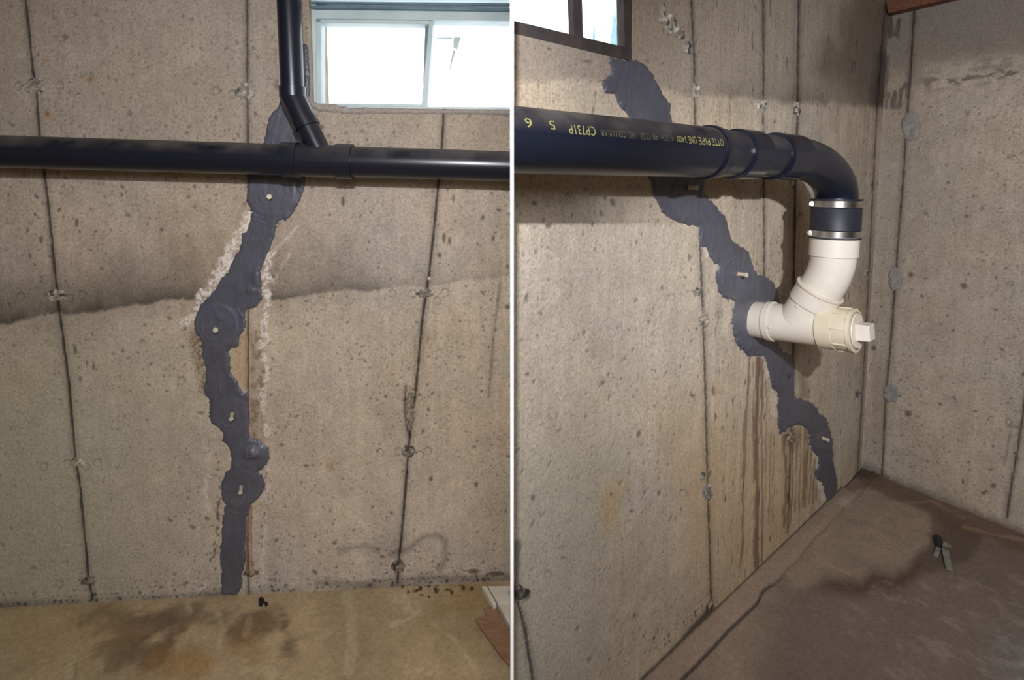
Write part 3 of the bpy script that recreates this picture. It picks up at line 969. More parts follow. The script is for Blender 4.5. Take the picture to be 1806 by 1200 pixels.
# ------------------------------------------------------------------ patches that lie on a wall
def wall_patch(name, pl, pts, thick, mat, colour, parent=None, step=0.0022, rag=3.0, edge=5.0, relief=None, bump=0.0010, rag_scale=120, seed=3, grow=0.0):
    uv = np.array([pl.uz(x, y) for x, y in pts])
    us = np.arange(uv[:, 0].min() - .012, uv[:, 0].max() + .012, step)
    zs = np.arange(max(uv[:, 1].min() - .012, 0.001), uv[:, 1].max() + .012, step)
    U, Z = np.meshgrid(us, zs)
    U = U.ravel()
    Z = Z.ravel()
    X, Y, _ = proj(pl.pt(U, Z, np.zeros_like(U)))
    def sdf(U_, Z_, X_, Y_):
        s = poly_sdf(X_, Y_, pts)
        return s + rag * 2.6 * (fbm(U_ * rag_scale, Z_ * rag_scale * .7, seed, 4) - .5) + rag * .5 * (vn(U_ * 330 + Z_ * 120, Z_ * 200, seed + 2) - .5) - grow
    S = sdf(U, Z, X, Y)
    Fc = grid_faces(len(us), len(zs))
    Fc = Fc[(S[Fc] < 0).sum(1) >= 2]
    used = np.unique(Fc)
    re = np.full(len(U), -1)
    re[used] = np.arange(len(used))
    Fc = re[Fc]
    U, Z, S = U[used], Z[used], S[used]
    G = S.copy()
    out = S > 0
    if out.any():                                   # pull border vertices in to the outline
        e = .0006
        def at(u, z):
            x, y, _ = proj(pl.pt(u, z, np.zeros_like(u)))
            return sdf(u, z, x, y)
        for _ in range(2):
            u, z = U[out], Z[out]
            s0 = at(u, z)
            gu = (at(u + e, z) - s0) / e
            gz = (at(u, z + e) - s0) / e
            g2 = gu * gu + gz * gz + 1e-9
            U[out] = u - np.clip(s0 * gu / g2, -step, step)
            Z[out] = z - np.clip(s0 * gz / g2, -step, step)
        S = np.where(out, 0, S)
    X, Y, _ = proj(pl.pt(U, Z, np.zeros_like(U)))
    prof = np.sqrt(np.clip(-S / edge, 0, 1))
    hh = -.0012 + (thick + .0012) * prof + prof * bump * 2 * (fbm(U * 45, Z * 45, 7, 3) - .5)
    c = colour(X, Y, U, Z)
    if relief:
        r, dc = relief(X, Y, U, Z)
        hh = hh + r * prof
        c = c * (1 + dc)[:, None]
    P = pl.pt(U, Z, hh)
    return mesh_obj(name, P, Fc, mat, parent, True, lin(np.clip(c, 0, 1)))

def seal_colour(X, Y, U, Z):
    c = np.tile(rgb(86, 86, 96), (len(X), 1))
    c *= (1 + .16 * (fbm(U * 14, Z * 14, 5, 3) - .5) + .08 * (vn(U * 120, Z * 40, 2) - .5))[:, None]
    return c

def strokes(circ, arcs, lumps, vlines=()):
    """trowel marks: discs spread round the ports, arcs and ridges"""
    def fn(X, Y, U, Z):
        r = np.zeros(len(X))
        dc = np.zeros(len(X))
        for x, y, rad in circ:
            d = np.hypot(X - x, Y - y)
            r += .0016 * sst(rad + 2, rad - 5, d) + .00016 * np.sin(d * .75 + 9 * fbm(U * 12, Z * 12, 2, 2)) * sst(rad, rad - 6, d)
            dc += .05 * sst(rad + 2, rad - 4, d)
        for x, y, rad, a0, a1 in arcs:
            d = np.hypot(X - x, Y - y)
            an = np.degrees(np.arctan2(-(Y - y), X - x))
            k = ((an - a0) % 360) < ((a1 - a0) % 360)
            r += .0018 * np.clip(1 - abs(d - rad) / 1.8, 0, 1) * k
        for x, y, rx, ry, hh in lumps:
            d = np.sqrt(((X - x) / rx) ** 2 + ((Y - y) / ry) ** 2)
            r += hh * sst(1.1, .1, d) * (1 + .8 * (fbm(U * 60, Z * 60, 2, 3) - .5))
        for pts in vlines:
            r += .0012 * np.clip(1 - seg_dist(X, Y, pts) / 1.5, 0, 1)
        s = vn(X * .35 + Y * .08, Y * .045 - X * .02, 6)
        r += .0008 * (s - .5)
        return r, dc
    return fn

L_PORTS = [(478, 344, 476, 352), (385, 575, 380, 580), (410, 738, 409, 730), (428, 866, 427, 856)]
seal_l = wall_patch('crack_sealant', WL, L_SEAL, .0045, M_SEAL, seal_colour, None, .0022, 2.6, 5, grow=1.6,
                    relief=strokes([(384, 573, 40), (410, 735, 36), (428, 862, 36), (440, 800, 34), (480, 340, 44)],
                            [(384, 573, 34, -40, 80), (384, 573, 26, 90, 200), (384, 573, 46, -20, 40), (415, 835, 30, 180, 300), (428, 862, 44, 240, 300), (408, 730, 22, 200, 330), (470, 345, 40, 200, 280)],
                            [(446, 797, 24, 15, .011), (452, 800, 10, 8, .004), (444, 512, 12, 9, .004), (452, 490, 8, 18, .003), (390, 560, 16, 8, .002)],
                            [[(375, 610), (385, 650), (388, 690)], [(365, 599), (398, 600)], [(438, 540), (438, 900)], [(445, 385), (476, 398)], [(395, 612), (400, 660)]]))
tag(seal_l, 'long dark grey epoxy paste strip over crack below the double-pane window', 'sealant')
seal_r = wall_patch('crack_sealant', WA, R_SEAL, .0045, M_SEAL, seal_colour, None, .0024, 2.8, 5, grow=1.8,
                    relief=strokes([(1305, 487, 40), (1225, 345, 46), (1455, 776, 20), (1330, 570, 44)],
                            [(1305, 487, 34, 60, 200), (1300, 480, 26, 0, 90), (1320, 560, 40, 120, 220), (1440, 760, 34, 30, 110)],
                            [(1336, 572, 26, 44, .006), (1310, 612, 30, 14, .003)],
                            [[(1233, 330), (1236, 430)], [(1398, 640), (1397, 760)], [(1100, 120), (1150, 215)]]))
tag(seal_r, 'dark grey epoxy paste strip running diagonally behind the cream wye outlet', 'sealant')

def port(pl, x, y, parent, ln=.030, r=.0058, lean=(0, 0, 0), broken=False):
    base = pl.px(x, y)
    ax = pl.n + np.array(lean)
    ax = ax / np.linalg.norm(ax)
    o = lathe('injection_port', base, ax, [(0, r * 1.25), (.006, r * 1.15), (.008, r), (ln * .45, r * .92), (ln * .8, r * .95)], M_RUB if broken else M_PORT, parent, 20, (False, True))
    if not broken:
        lathe('port_tip', base + ax * ln * .78, ax, [(0, r * 1.0), (.002, r * 1.10), (ln * .22, r * 1.10), (ln * .24, r * .95), (ln * .24, r * .45), (ln * .12, r * .40)], M_TIP, o, 20, (False, True))
    return o
port(WL, 475, 349, seal_l, .026, .0062, (.42, 0, .15))
port(WL, 380, 580, seal_l, .030, .0060, (.55, 0, .10))
port(WL, 410, 729, seal_l, .030, .0054, (.36, 0, -.20))
port(WL, 426, 857, seal_l, .030, .0052, (.36, 0, -.16))
port(WA, 1211, 331, seal_r, .030, .0050)
port(WA, 1299, 483, seal_r, .030, .0058)
port(WA, 1448, 772, seal_r, .026, .0062, (0, 0, -.02))
port(WA, 1388, 662, seal_r, .012, .0048, (0, 0, -.2), True)

def ell(x, y, rx, ry, n=22, wob=.22, seed=0):
    rn = random.Random(seed)
    return [(x + rx * (1 + wob * (rn.random() - .5) * 2) * math.cos(2 * math.pi * i / n), y + ry * (1 + wob * (rn.random() - .5) * 2) * math.sin(2 * math.pi * i / n)) for i in range(n)]

def scar_colour(base, var=.5):
    def fn(X, Y, U, Z):
        c = np.tile(rgb(*base), (len(X), 1))
        n = fbm(U * 120, Z * 120, 4, 3)
        c *= (1 + var * (n - .5) * 1.6)[:, None]
        dark = sst(.68, .80, vn(U * 95 + 3, Z * 95, 9))
        c = mixc(c, dark * .7, rgb(52, 46, 40))
        return c
    return fn

def lumpy(X, Y, U, Z):
    n = fbm(U * 90, Z * 90, 6, 4) - .5
    return .013 * n, .6 * n

k = 0
for x, y, rx, ry, colr in [(61, 151, 19, 15, (158, 150, 138)), (99, 521, 18, 11, (160, 150, 136)), (137, 817, 14, 8, (162, 150, 130)), (155, 1025, 15, 8, (128, 116, 98)),
                           (432, 162, 17, 15, (156, 148, 140)), (441, 1012, 15, 6, (140, 120, 96)), (750, 517, 15, 9, (138, 130, 118)), (720, 797, 14, 11, (128, 120, 106)), (703, 998, 14, 12, (130, 120, 104)), (724, 722, 8, 36, (142, 130, 110)), (756, 492, 4, 4, (196, 190, 178))]:
    k += 1
    wall_patch('form_tie_scar', WL, ell(x, y, rx, ry, seed=k), .004, M_PATCH, scar_colour(colr), wall_left, .0022, 2.0, 4, lumpy if ry < 30 else None)
for x, y, rx, ry, colr in [(1227, 158, 7, 14, (164, 156, 146)), (1344, 187, 9, 11, (158, 150, 140)), (1404, 192, 9, 12, (158, 150, 140)), (1240, 562, 9, 16, (150, 142, 130)), (1229, 514, 9, 11, (150, 140, 126)), (1247, 868, 9, 15, (142, 136, 126)), (1238, 840, 6, 8, (142, 134, 122)),
                           (1394, 772, 9, 11, (122, 112, 98)), (1529, 482, 5, 9, (150, 142, 130)), (1512, 696, 5, 8, (136, 130, 120)), (1188, 50, 14, 10, (170, 162, 152)), (1178, 36, 14, 14, (166, 158, 148)), (1200, 62, 10, 8, (150, 142, 132)), (1212, 84, 11, 12, (156, 148, 140)), (1170, 20, 5, 16, (168, 160, 148)), (916, 1045, 16, 12, (92, 86, 80)), (1253, 1068, 8, 10, (128, 112, 92))]:
    k += 1
    wall_patch('form_tie_scar', WA, ell(x, y, rx, ry, seed=k), .004, M_PATCH, scar_colour(colr), wall_center, .0022, 2.0, 4, lumpy)
for x, y, rx, ry in [(1607, 223, 18, 27), (1580, 492, 14, 21), (1572, 694, 16, 17)]:
    k += 1
    wall_patch('mortar_patch', WB, ell(x, y, rx, ry, seed=k, wob=.12), .006, M_PATCH, lambda X, Y, U, Z: np.tile(rgb(142, 136, 132), (len(X), 1)) * (1 + .25 * (fbm(U * 60, Z * 60, 3, 3) - .5))[:, None], wall_right, .0026, 2.0, 5)
# ragged mortar lip under the left window
wall_patch('mortar_lip', WL, [(543, 166), (552, 178), (566, 183), (590, 184), (615, 189), (660, 190), (700, 191), (760, 193), (900, 194), (900, 203), (700, 201), (620, 202), (560, 196), (540, 184)], .006, M_PATCH,
           lambda X, Y, U, Z: np.tile(rgb(158, 148, 140), (len(X), 1)), wall_left, .0022, 1.8, 5)

# ------------------------------------------------------------------ windows
def cut_flush(o, ax, x, sign):
    mw = o.matrix_world.copy()
    bpy.context.view_layer.update()
    mw = o.matrix_world
    iv = mw.inverted()
    for v in o.data.vertices:
        p = mw @ v.co
        if (p.x - x) * sign < 0:
            v.co = iv @ (p + Vector(ax) * ((x - p.x) / ax[0]))
    o.data.update()

def px_rect(x0, y0, x1, y1, y0b=None, y1b=None):
    """corners left-bottom, right-bottom, right-top, left-top"""
    return [(x0, y1), (x1, y1 if y1b is None else y1b), (x1, y0 if y0b is None else y0b), (x0, y0)]

win1 = empty('window_1', WL.pt(np.array((hu0 + u_end) / 2), np.array(hz0), np.array(-.05)))
tag(win1, kind='structure')
xr = 899.6
ue = lambda off: (-PART_X - WL.o[0] - off * WL.n[0]) / WL.u[0]
def wl_box(name, x0, y0, x1, y1, off0, off1, mat, parent, y0b=None, y1b=None, bev=.0015):
    return px_prism(name, WL, px_rect(x0, y0, x1, y1, y0b, y1b), off0, off1, mat, parent, bev)
RV = .16
# reveal faces of the opening
box_uz('reveal', WL, hu0 - .004, hu0, hz0, 1.80, -.001, -RV, M_PLAIN, win1)
box_uz('reveal', WL, hu0, ue(-RV), hz0 - .004, hz0, -.001, -RV, M_PLAIN, win1)
box_uz('reveal', WL, hu0, ue(-RV), 1.80, 1.804, -.001, -RV, M_PLAIN, win1)
F0, F1 = -.022, -.075
wl_box('frame_jamb', 548, -70, 557, 196, F0, F1, M_WIN, win1)
wl_box('frame_head', 556, 17, xr, 33, F0, F1, M_WIN, win1, 20, 37)
wl_box('frame_sill', 556, 187, xr, 199, F0 + .004, F1, M_WIN, win1, 189, 201)
wl_box('frame_rail', 548, 9, xr, 14, F0 + .012, F0 - .02, M_RAIL, win1, 14, 19, .002)
wl_box('frame_rail', 548, 2, xr, 6, F0 + .006, F0 - .02, M_RAIL, win1, 5, 10, .002)
wl_box('frame_head', 548, -70, xr, -6, F0, F1, M_WIN, win1)
sash = wl_box('sash_rail', 557, 33, 764, 40, F0 - .006, F1 + .008, M_WIN, win1, 36, 43)
sash.name = 'sash'
wl_box('sash_rail', 557, 182, 752, 188, F0 - .006, F1 + .008, M_WIN, sash, 184, 189)
wl_box('sash_stile', 557, 33, 566, 188, F0 - .006, F1 + .008, M_WIN, sash)
px_prism('sash_stile', WL, [(743, 189), (752, 189), (764, 36), (757, 36)], F0 - .004, F1 + .008, M_WIN, sash, .0015)
px_prism('glass_pane', WL, [(562, 186), (747, 187), (760, 38), (562, 36)], F0 - .026, F0 - .029, M_GLASS, sash)
px_prism('meeting_stile', WL, [(745, 189), (753, 189), (760, 36), (750, 36)], F0 - .034, F1, M_RAIL, win1, .001)
px_prism('glass_pane', WL, [(752, 190), (xr, 191), (xr, 38), (764, 36)], F0 - .040, F0 - .043, M_GLASS, win1)
for q in ([(800, 66), (813, 65), (806, 88), (799, 84)], [(799, 88), (804, 90), (794, 122), (789, 138)], [(770, 66), (798, 66), (798, 69), (770, 68)]):
    px_prism('faint_shape', WL, q, F0 - .0390, F0 - .0396, M_WIN, win1)  # added thin sheets imitating a faint grey shape seen in the pane

win2 = empty('window_2', WA.pt(np.array((uA0 + hu1) / 2), np.array(hzA), np.array(-.05)))
tag(win2, kind='structure')
def ua0(off):
    return (PART_X - WA.o[0] - off * WA.n[0]) / WA.u[0]
RV = .03
box_uz('reveal', WA, hu1, hu1 + .004, hzA, 1.86, -.001, -RV, M_PLAIN, win2)
box_uz('reveal', WA, ua0(-.001), hu1, hzA - .004, hzA, -.001, -RV, M_PLAIN, win2)
box_uz('reveal', WA, ua0(-.001), hu1, 1.86, 1.864, -.001, -RV, M_PLAIN, win2)
px_prism('frame_sill', WA, [(906.4, 62), (1116, 108), (1116, 86), (906.4, 36)], -.003, -.024, M_BACKLIT, win2, .001)
px_prism('frame_jamb', WA, [(1102, 106), (1117, 109), (1114, -70), (1099, -70)], -.004, -.024, M_BACKLIT, win2, .001)
px_prism('mullion', WA, [(1012, 64), (1029, 68), (1025, -70), (1008, -70)], -.008, -.022, M_BACKLIT, win2, .001)
px_prism('glass_pane', WA, [(906.6, 44), (1014, 70), (1010, -70), (906.6, -70)], -.012, -.015, M_GLASS, win2)
px_prism('glass_pane', WA, [(1026, 72), (1092, 88), (1089, -70), (1022, -70)], -.016, -.019, M_GLASS, win2)

# ------------------------------------------------------------------ drain line in the left bay
def lp(x, y, off):
    return WL.px(x, y, off)
OFF = .095
a0 = lp(-60, 265.5, OFF)
a1 = lp(903, 293.6, OFF)
axl = (a1 - a0) / np.linalg.norm(a1 - a0)
def on_axis(x):
    """point of the left main's axis seen at pixel column x"""
    lo, hi = -.5, 3.0
    for _ in range(50):
        m = (lo + hi) / 2
        if proj(a0 + axl * m)[0] < x: lo = m
        else: hi = m
    return a0 + axl * lo
LR = .0400
mainp = empty('drain_pipe', on_axis(300))
tag(mainp, 'long black horizontal drain pipe with a wye fitting under the double-pane window', 'pipe')
start = a0 - axl * .9
endp = a0 + axl * ((-PART_X - a0[0]) / axl[0])
def dist_on(x):
    return float((on_axis(x) - start) @ axl)
lathe('pipe_run', start, axl, [(0, LR), (dist_on(510), LR)], M_ABS, mainp)
pr_ = lathe('pipe_run', start, axl, [(dist_on(612), LR * .985), (float((endp - start) @ axl) + .02, LR * .985)], M_ABS, mainp)
cut_flush(pr_, axl, -PART_X, -1)
wye = lathe('wye_fitting', start, axl, [(dist_on(499), LR * 1.0), (dist_on(499), LR * 1.11), (dist_on(528), LR * 1.12), (dist_on(530), LR * 1.05), (dist_on(593), LR * 1.04), (dist_on(594), LR * 1.13), (dist_on(623), LR * 1.13), (dist_on(623.5), LR * .98)], M_ABS2, mainp)
lathe('hub_rim', start, axl, [(dist_on(524), LR * 1.10), (dist_on(525), LR * 1.155), (dist_on(528), LR * 1.155), (dist_on(529), LR * 1.08)], M_ABS2, wye)
# branch of the wye, bend and riser
SR = .0285
OV = .085
p_j = on_axis(572) 
p_b = lp(537, 213, OV + .004)
p_v = lp(516.5, 172, OV)
p_t = WL.pt(np.array(float((p_v - WL.o) @ WL.u) - .004), np.array(2.08), np.array(OV))
bdir = (p_b - p_j) / np.linalg.norm(p_b - p_j)
Lb = np.linalg.norm(p_b - p_j)
lathe('branch', p_j, bdir, [(.012, SR * .96), (Lb - .020, SR * .98), (Lb - .019, SR * 1.13), (Lb + .006, SR * 1.13), (Lb + .007, SR * 1.0)], M_ABS2, wye)
def bez(p0, p1, p2, n=18):
    t = np.linspace(0, 1, n)[:, None]
    return (1 - t) ** 2 * p0 + 2 * t * (1 - t) * p1 + t * t * p2
vdir = (p_t - p_v) / np.linalg.norm(p_t - p_v)
q0 = p_b + bdir * .004
# corner where the two axes meet (closest)
s_ = np.linalg.lstsq(np.stack([bdir, -vdir], 1), p_v - p_b, rcond=None)[0]
qc = .5 * ((p_b + bdir * s_[0]) + (p_v + vdir * s_[1]))
bend = tube('bend', bez(q0, qc, p_v + vdir * .002), SR * 1.04, M_ABS2, mainp)
lathe('hub', p_v, vdir, [(0, SR), (.001, SR * 1.13), (.026, SR * 1.13), (.027, SR)], M_ABS2, bend)
lathe('riser', p_v, vdir, [(.01, SR), (np.linalg.norm(p_t - p_v), SR)], M_ABS, mainp)

# ------------------------------------------------------------------ drain line in the right bay
RZ = 1.266
P0 = np.array([PART_X, .706, RZ])
PE = np.array([.815, 1.2415, RZ])
ar = (PE - P0) / np.linalg.norm(PE - P0)
LE = np.linalg.norm(PE - P0)
PR = .0475
def dr(x):
    lo, hi = 0, 2.0
    for _ in range(50):
        m = (lo + hi) / 2
        if proj(P0 + ar * m)[0] < x: lo = m
        else: hi = m
    return lo
def s_front(x, P, ax, rad, phi):
    out = np.cross(ax, np.array([0, 0, 1.0]))
    out /= np.linalg.norm(out)
    if out[1] > 0: out = -out
    off = rad * (math.cos(phi) * out + np.array([0, 0, math.sin(phi)]))
    lo, hi = -1.0, 3.0
    for _ in range(50):
        m = (lo + hi) / 2
        if proj(P + ax * m + off)[0] < x: lo = m
        else: hi = m
    return lo

rp = empty('drain_pipe', P0 + ar * .3)
tag(rp, 'black drain pipe with yellow upside-down print ending in a downward elbow', 'pipe')
def fr_(x):
    return s_front(x, P0, ar, PR, 0.0)
run_r = lathe('pipe_run', P0, ar, [(-.08, PR), (fr_(1286), PR)], M_ABS, rp, 72)
cut_flush(run_r, ar, PART_X, 1)
col_r = lathe('reducer', P0, ar, [(fr_(1284), PR * 1.0), (fr_(1284), PR * 1.075), (fr_(1290), PR * 1.085), (fr_(1292), PR * 1.05), (fr_(1306), PR * 1.0), (fr_(1316), PR * .955), (fr_(1340), PR * .95)], M_ABS2, rp, 72)
lathe('hub', P0, ar, [(fr_(1334), PR * .94), (fr_(1335), PR * 1.06), (fr_(1366), PR * 1.06), (fr_(1367), PR * .93)], M_ABS3, col_r, 72)
lathe('pipe_run', P0, ar, [(fr_(1350), PR * .935), (fr_(1402), PR * .935)], M_ABS, rp, 72)
down = np.array([0, 0, -1.0])
EV = .094                                           # drop of the bend
EH = LE - fr_(1437)                                 # its reach along the run (long sweep)
eb0 = PE - ar * EH
t_ = np.linspace(0, math.pi / 2, 30)
cen = eb0 + down * EV
arc = np.array([cen + ar * EH * math.sin(a) - down * EV * math.cos(a) for a in t_])
elb = tube('elbow', np.vstack([eb0 - ar * .02, arc, arc[-1] + down * .02]), PR * .985, M_ABS2, rp, 72)
hub_e = fr_(1438)
h0 = fr_(1402)
lathe('hub', P0, ar, [(h0, PR * .96), (h0 + .0004, PR * 1.075), (hub_e - .001, PR * 1.075), (hub_e, PR * .98)], M_ABS3, elb, 72)
lathe('mould_boss', arc[19] + np.cross(ar, down) * 0 + (CAM - arc[19]) / np.linalg.norm(CAM - arc[19]) * (PR * .985), (CAM - arc[19]), [(0, .006), (.003, .0055)], M_ABS2, elb, 16)
# rubber coupling with two steel clamps
cz1 = 1.2 - (351 - 330) * 1.243 / FPX
cz0 = 1.2 - (420 - 330) * 1.243 / FPX
cpl = empty('rubber_coupling', (PE[0], PE[1], cz0))
tag(cpl, 'black rubber pipe coupling with two steel hose clamps above the cream fitting', 'coupling')
CR = .0555
hc = cz1 - cz0
top_c = np.array([PE[0], PE[1], cz1])
lathe('sleeve', top_c, down, [(0, CR * .93), (0, CR * 1.03), (.003, CR * 1.03), (.004, CR * .96), (.020, CR * .96), (.022, CR * 1.02), (.026, CR), (hc - .026, CR), (hc - .022, CR * 1.02), (hc - .020, CR * .96), (hc - .004, CR * .96), (hc - .003, CR * 1.03), (hc, CR * 1.03), (hc, CR * .9)], M_RUB, cpl, 72)
for zc in (.0045, hc - .0195):
    band = lathe('clamp_band', top_c + down * zc, down, [(0, CR * .955), (0, CR * .985), (.015, CR * .985), (.015, CR * .955)], M_STEEL, cpl, 72)
    ss = np.array([-.90, .30, 0]) / math.hypot(.9, .3)
    sc0 = top_c + down * (zc + .0075) + ss * (CR * 1.0)
    tv = np.cross(ss, down)
    if tv[1] > 0: tv = -tv
    lathe('clamp_screw', sc0 - tv * .004, tv, [(0, .0065), (.016, .0065), (.016, .0052), (.019, .0048)], M_STEEL, band, 14)
    hs = sc0 - ss * .004
    prism('screw_housing', [hs + tv * .002 + down * .007 + ss * .006, hs + tv * .002 - down * .007 + ss * .006, hs + tv * .002 - down * .007 - ss * .006, hs + tv * .002 + down * .007 - ss * .006],
          [hs - tv * .012 + down * .007 + ss * .006, hs - tv * .012 - down * .007 + ss * .006, hs - tv * .012 - down * .007 - ss * .006, hs - tv * .012 + down * .007 - ss * .006], M_STEEL, band, .001)

# cream plastic wye with cleanout plug
t_down = float((PE - WA.o) @ WA.n)
u_down = float((PE - WA.o) @ WA.u)
def cl(t, z, du=0.0):
    return WA.pt(np.array(u_down + du), np.array(float(z)), np.array(float(t)))
def z_at(t, y):
    """height on the outlet's vertical plane, distance t from the wall, seen at row y"""
    lo, hi = 0.0, 2.0
    for _ in range(50):
        m = (lo + hi) / 2
        if proj(cl(t, m))[1] > y: lo = m
        else: hi = m
    return lo
def t_at(x, z=.82):
    lo, hi = 0.0, .5
    for _ in range(50):
        m = (lo + hi) / 2
        if proj(cl(m, z))[0] < x: lo = m
        else: hi = m
    return lo
tE = t_at(1511)
c0 = cl(-.03, z_at(0, 565))
c1 = cl(tE, z_at(tE, 584))
ca = (c1 - c0) / np.linalg.norm(c1 - c0)
def ct(x):
    lo, hi = 0.0, .5
    for _ in range(50):
        m = (lo + hi) / 2
        if proj(c0 + ca * m)[0] < x: lo = m
        else: hi = m
    return lo
wy = empty('wye_outlet', c0 + ca * .03)
tag(wy, 'cream plastic wye outlet with square cleanout plug coming out of the wall', 'pipe fitting')
R1 = .0510
body = lathe('wye_body', c0, ca, [(0, R1), (ct(1356), R1), (ct(1356.2), R1 * 1.075), (ct(1366), R1 * 1.075), (ct(1366.5), R1 * .99), (ct(1440), R1 * .985), (ct(1452), R1 * .985)], M_PVC, wy, 72)
hubp = lathe('cleanout_hub', c0, ca, [(ct(1449), R1 * .97), (ct(1450), R1 * 1.06), (ct(1477), R1 * 1.065), (ct(1477.5), R1 * 1.03), (ct(1503), R1 * 1.03), (ct(1503.5), R1 * 1.07), (ct(1510), R1 * 1.07), (ct(1511), R1 * 1.0), (ct(1511), R1 * .90), (ct(1505), R1 * .90)], M_PVC2, wy, 72)
rim = lathe('seal_ring', c0, ca, [(ct(1507), R1 * .93), (ct(1510.8), R1 * .93), (ct(1512), R1 * .88), (ct(1508), R1 * .86)], M_GRIME, hubp, 72)
up_ = np.array([0, 0, 1.0])
side = np.cross(ca, up_)
side /= np.linalg.norm(side)
up2 = np.cross(side, ca)
def ribs(n):
    for i in range(n):
        an = 2 * math.pi * (i + .25) / n
        d = math.cos(an) * side + math.sin(an) * up2
        tn = np.cross(d, ca)
        a_, b_ = ct(1479), ct(1503)
        wd = .0015
        fr = [c0 + ca * s + d * (R1 * 1.02) + tn * w_ for s, w_ in ((a_, -wd), (b_, -wd), (b_, wd), (a_, wd))]
        bk = [p + d * .0032 for p in fr]
        prism('grip_rib', fr, bk, M_PVC2, hubp)
ribs(8)
plug = lathe('cleanout_plug', c0, ca, [(ct(1500), R1 * .86), (ct(1512), R1 * .86), (ct(1514), R1 * .83), (ct(1514.3), 0.0005)], M_PVC, wy, 72, (False, False))
hw = .0205
rot = math.radians(0)
sx = math.cos(rot) * side + math.sin(rot) * up2
sy = -math.sin(rot) * side + math.cos(rot) * up2
s0, s1 = ct(1513), ct(1513) + .030
prism('square_nut', [c0 + ca * s1 + sx * a_ * hw * .94 + sy * b_ * hw * .94 for a_, b_ in ((-1, -1), (1, -1), (1, 1), (-1, 1))],
      [c0 + ca * s0 + sx * a_ * hw + sy * b_ * hw for a_, b_ in ((-1, -1), (1, -1), (1, 1), (-1, 1))], M_PVC, plug, .0018)
# branch arm and 45 degree bend up to the coupling
zh1 = cz0
zh0 = 1.2 - (452 - 330) * 1.243 / FPX
j = c0 + ca * (ct(1405))
corner45 = np.array([PE[0], PE[1], zh0 - .040])
bd = (corner45 - j) / np.linalg.norm(corner45 - j)
LB = np.linalg.norm(corner45 - j)
arm = lathe('branch_arm', j, bd, [(.012, R1 * .985), (LB - .104, R1 * .985), (LB - .1035, R1 * 1.06), (LB - .062, R1 * 1.07), (LB - .061, R1 * 1.13), (LB - .056, R1 * 1.13), (LB - .055, R1 * 1.0)], M_PVC, wy, 72)
lathe('hub_lip', j, bd, [(LB - .0615, R1 * 1.08), (LB - .060, R1 * 1.135), (LB - .0565, R1 * 1.135), (LB - .055, R1 * 1.02)], M_PVC2, arm, 72)
bnd = tube('bend', np.vstack([[corner45 - bd * .064], bez(corner45 - bd * .054, corner45, np.array([PE[0], PE[1], zh0 + .002]), 20)]), R1 * .985, M_PVC, wy, 72)
lathe('hub', np.array([PE[0], PE[1], zh0]), up_, [(0, R1 * .97), (.0005, R1 * 1.055), (zh1 - zh0 + .006, R1 * 1.055)], M_PVC, bnd, 72)
def boss(P, par, r=.0045):
    d = (CAM - P) / np.linalg.norm(CAM - P)
    return d
for (x, y) in [(1416, 528), (1406, 540), (1357, 577), (1440, 586)]:
    # moulding marks: found where the pixel's line meets the outer skin
    dd = ray(x, y)
    dd /= np.linalg.norm(dd)
    axd, org = (bd, j) if y < 560 else (ca, c0)
    m_ = np.cross(dd, axd)
    best = None
    wv = CAM - org
    A_ = dd - axd * (dd @ axd)
    B_ = wv - axd * (wv @ axd)
    rr = R1 * (.985 if x != 1357 else 1.0)
    qa, qb, qc_ = A_ @ A_, 2 * A_ @ B_, B_ @ B_ - rr * rr
    disc = qb * qb - 4 * qa * qc_
    if disc <= 0: continue
    s = (-qb - math.sqrt(disc)) / (2 * qa)
    Ph = CAM + dd * s
    nn = (Ph - org) - axd * ((Ph - org) @ axd)
    nn /= np.linalg.norm(nn)
    lathe('mould_boss', Ph - nn * .001, nn, [(0, .0052), (.0026, .0050), (.0030, .0040)], M_PVC, arm if y < 560 else body, 16)

# ------------------------------------------------------------------ print on the pipes
def text_mesh(s):
    cu = bpy.data.curves.new('txt', 'FONT')
    cu.body = s
    cu.resolution_u = 3
    o = bpy.data.objects.new('txt', cu)
    COL.objects.link(o)
    bpy.context.view_layer.update()
    dg = bpy.context.evaluated_depsgraph_get()
    me = bpy.data.meshes.new_from_object(o.evaluated_get(dg))
    bm = bmesh.new()
    bm.from_mesh(me)
    bmesh.ops.triangulate(bm, faces=bm.faces)
    for _ in range(2):
        lg = [e for e in bm.edges if abs(e.verts[0].co.y - e.verts[1].co.y) > .25]
        if lg: bmesh.ops.subdivide_edges(bm, edges=lg, cuts=1)
        bmesh.ops.triangulate(bm, faces=bm.faces)
    V = np.array([v.co[:] for v in bm.verts])
    Fc = [tuple(v.index for v in f.verts) for f in bm.faces]
    bm.free()
    bpy.data.objects.remove(o)
    return V, Fc

def wrap(s, P, ax, rad, s_hi, s_lo, phi, hgt, mat, parent):
    """upside-down print: reads from s_hi towards s_lo along the axis, at angle phi above the side that faces the room"""
    V, Fc = text_mesh(s)
    x = (V[:, 0] - V[:, 0].min()) / (V[:, 0].max() - V[:, 0].min())
    y = (V[:, 1] - V[:, 1].min()) / (V[:, 1].max() - V[:, 1].min()) - .5
    sv = s_hi + (s_lo - s_hi) * x
    out = np.cross(ax, np.array([0, 0, 1.0]))
    out /= np.linalg.norm(out)
    if out[1] > 0: out = -out
    upv = np.cross(out, ax)
    if upv[2] < 0: upv = -upv
    an = phi - y * hgt / rad
    Pv = P + sv[:, None] * ax + (rad + .0004) * (np.cos(an)[:, None] * out + np.sin(an)[:, None] * upv)
    return mesh_obj('pipe_print', Pv, Fc, mat, parent, False)

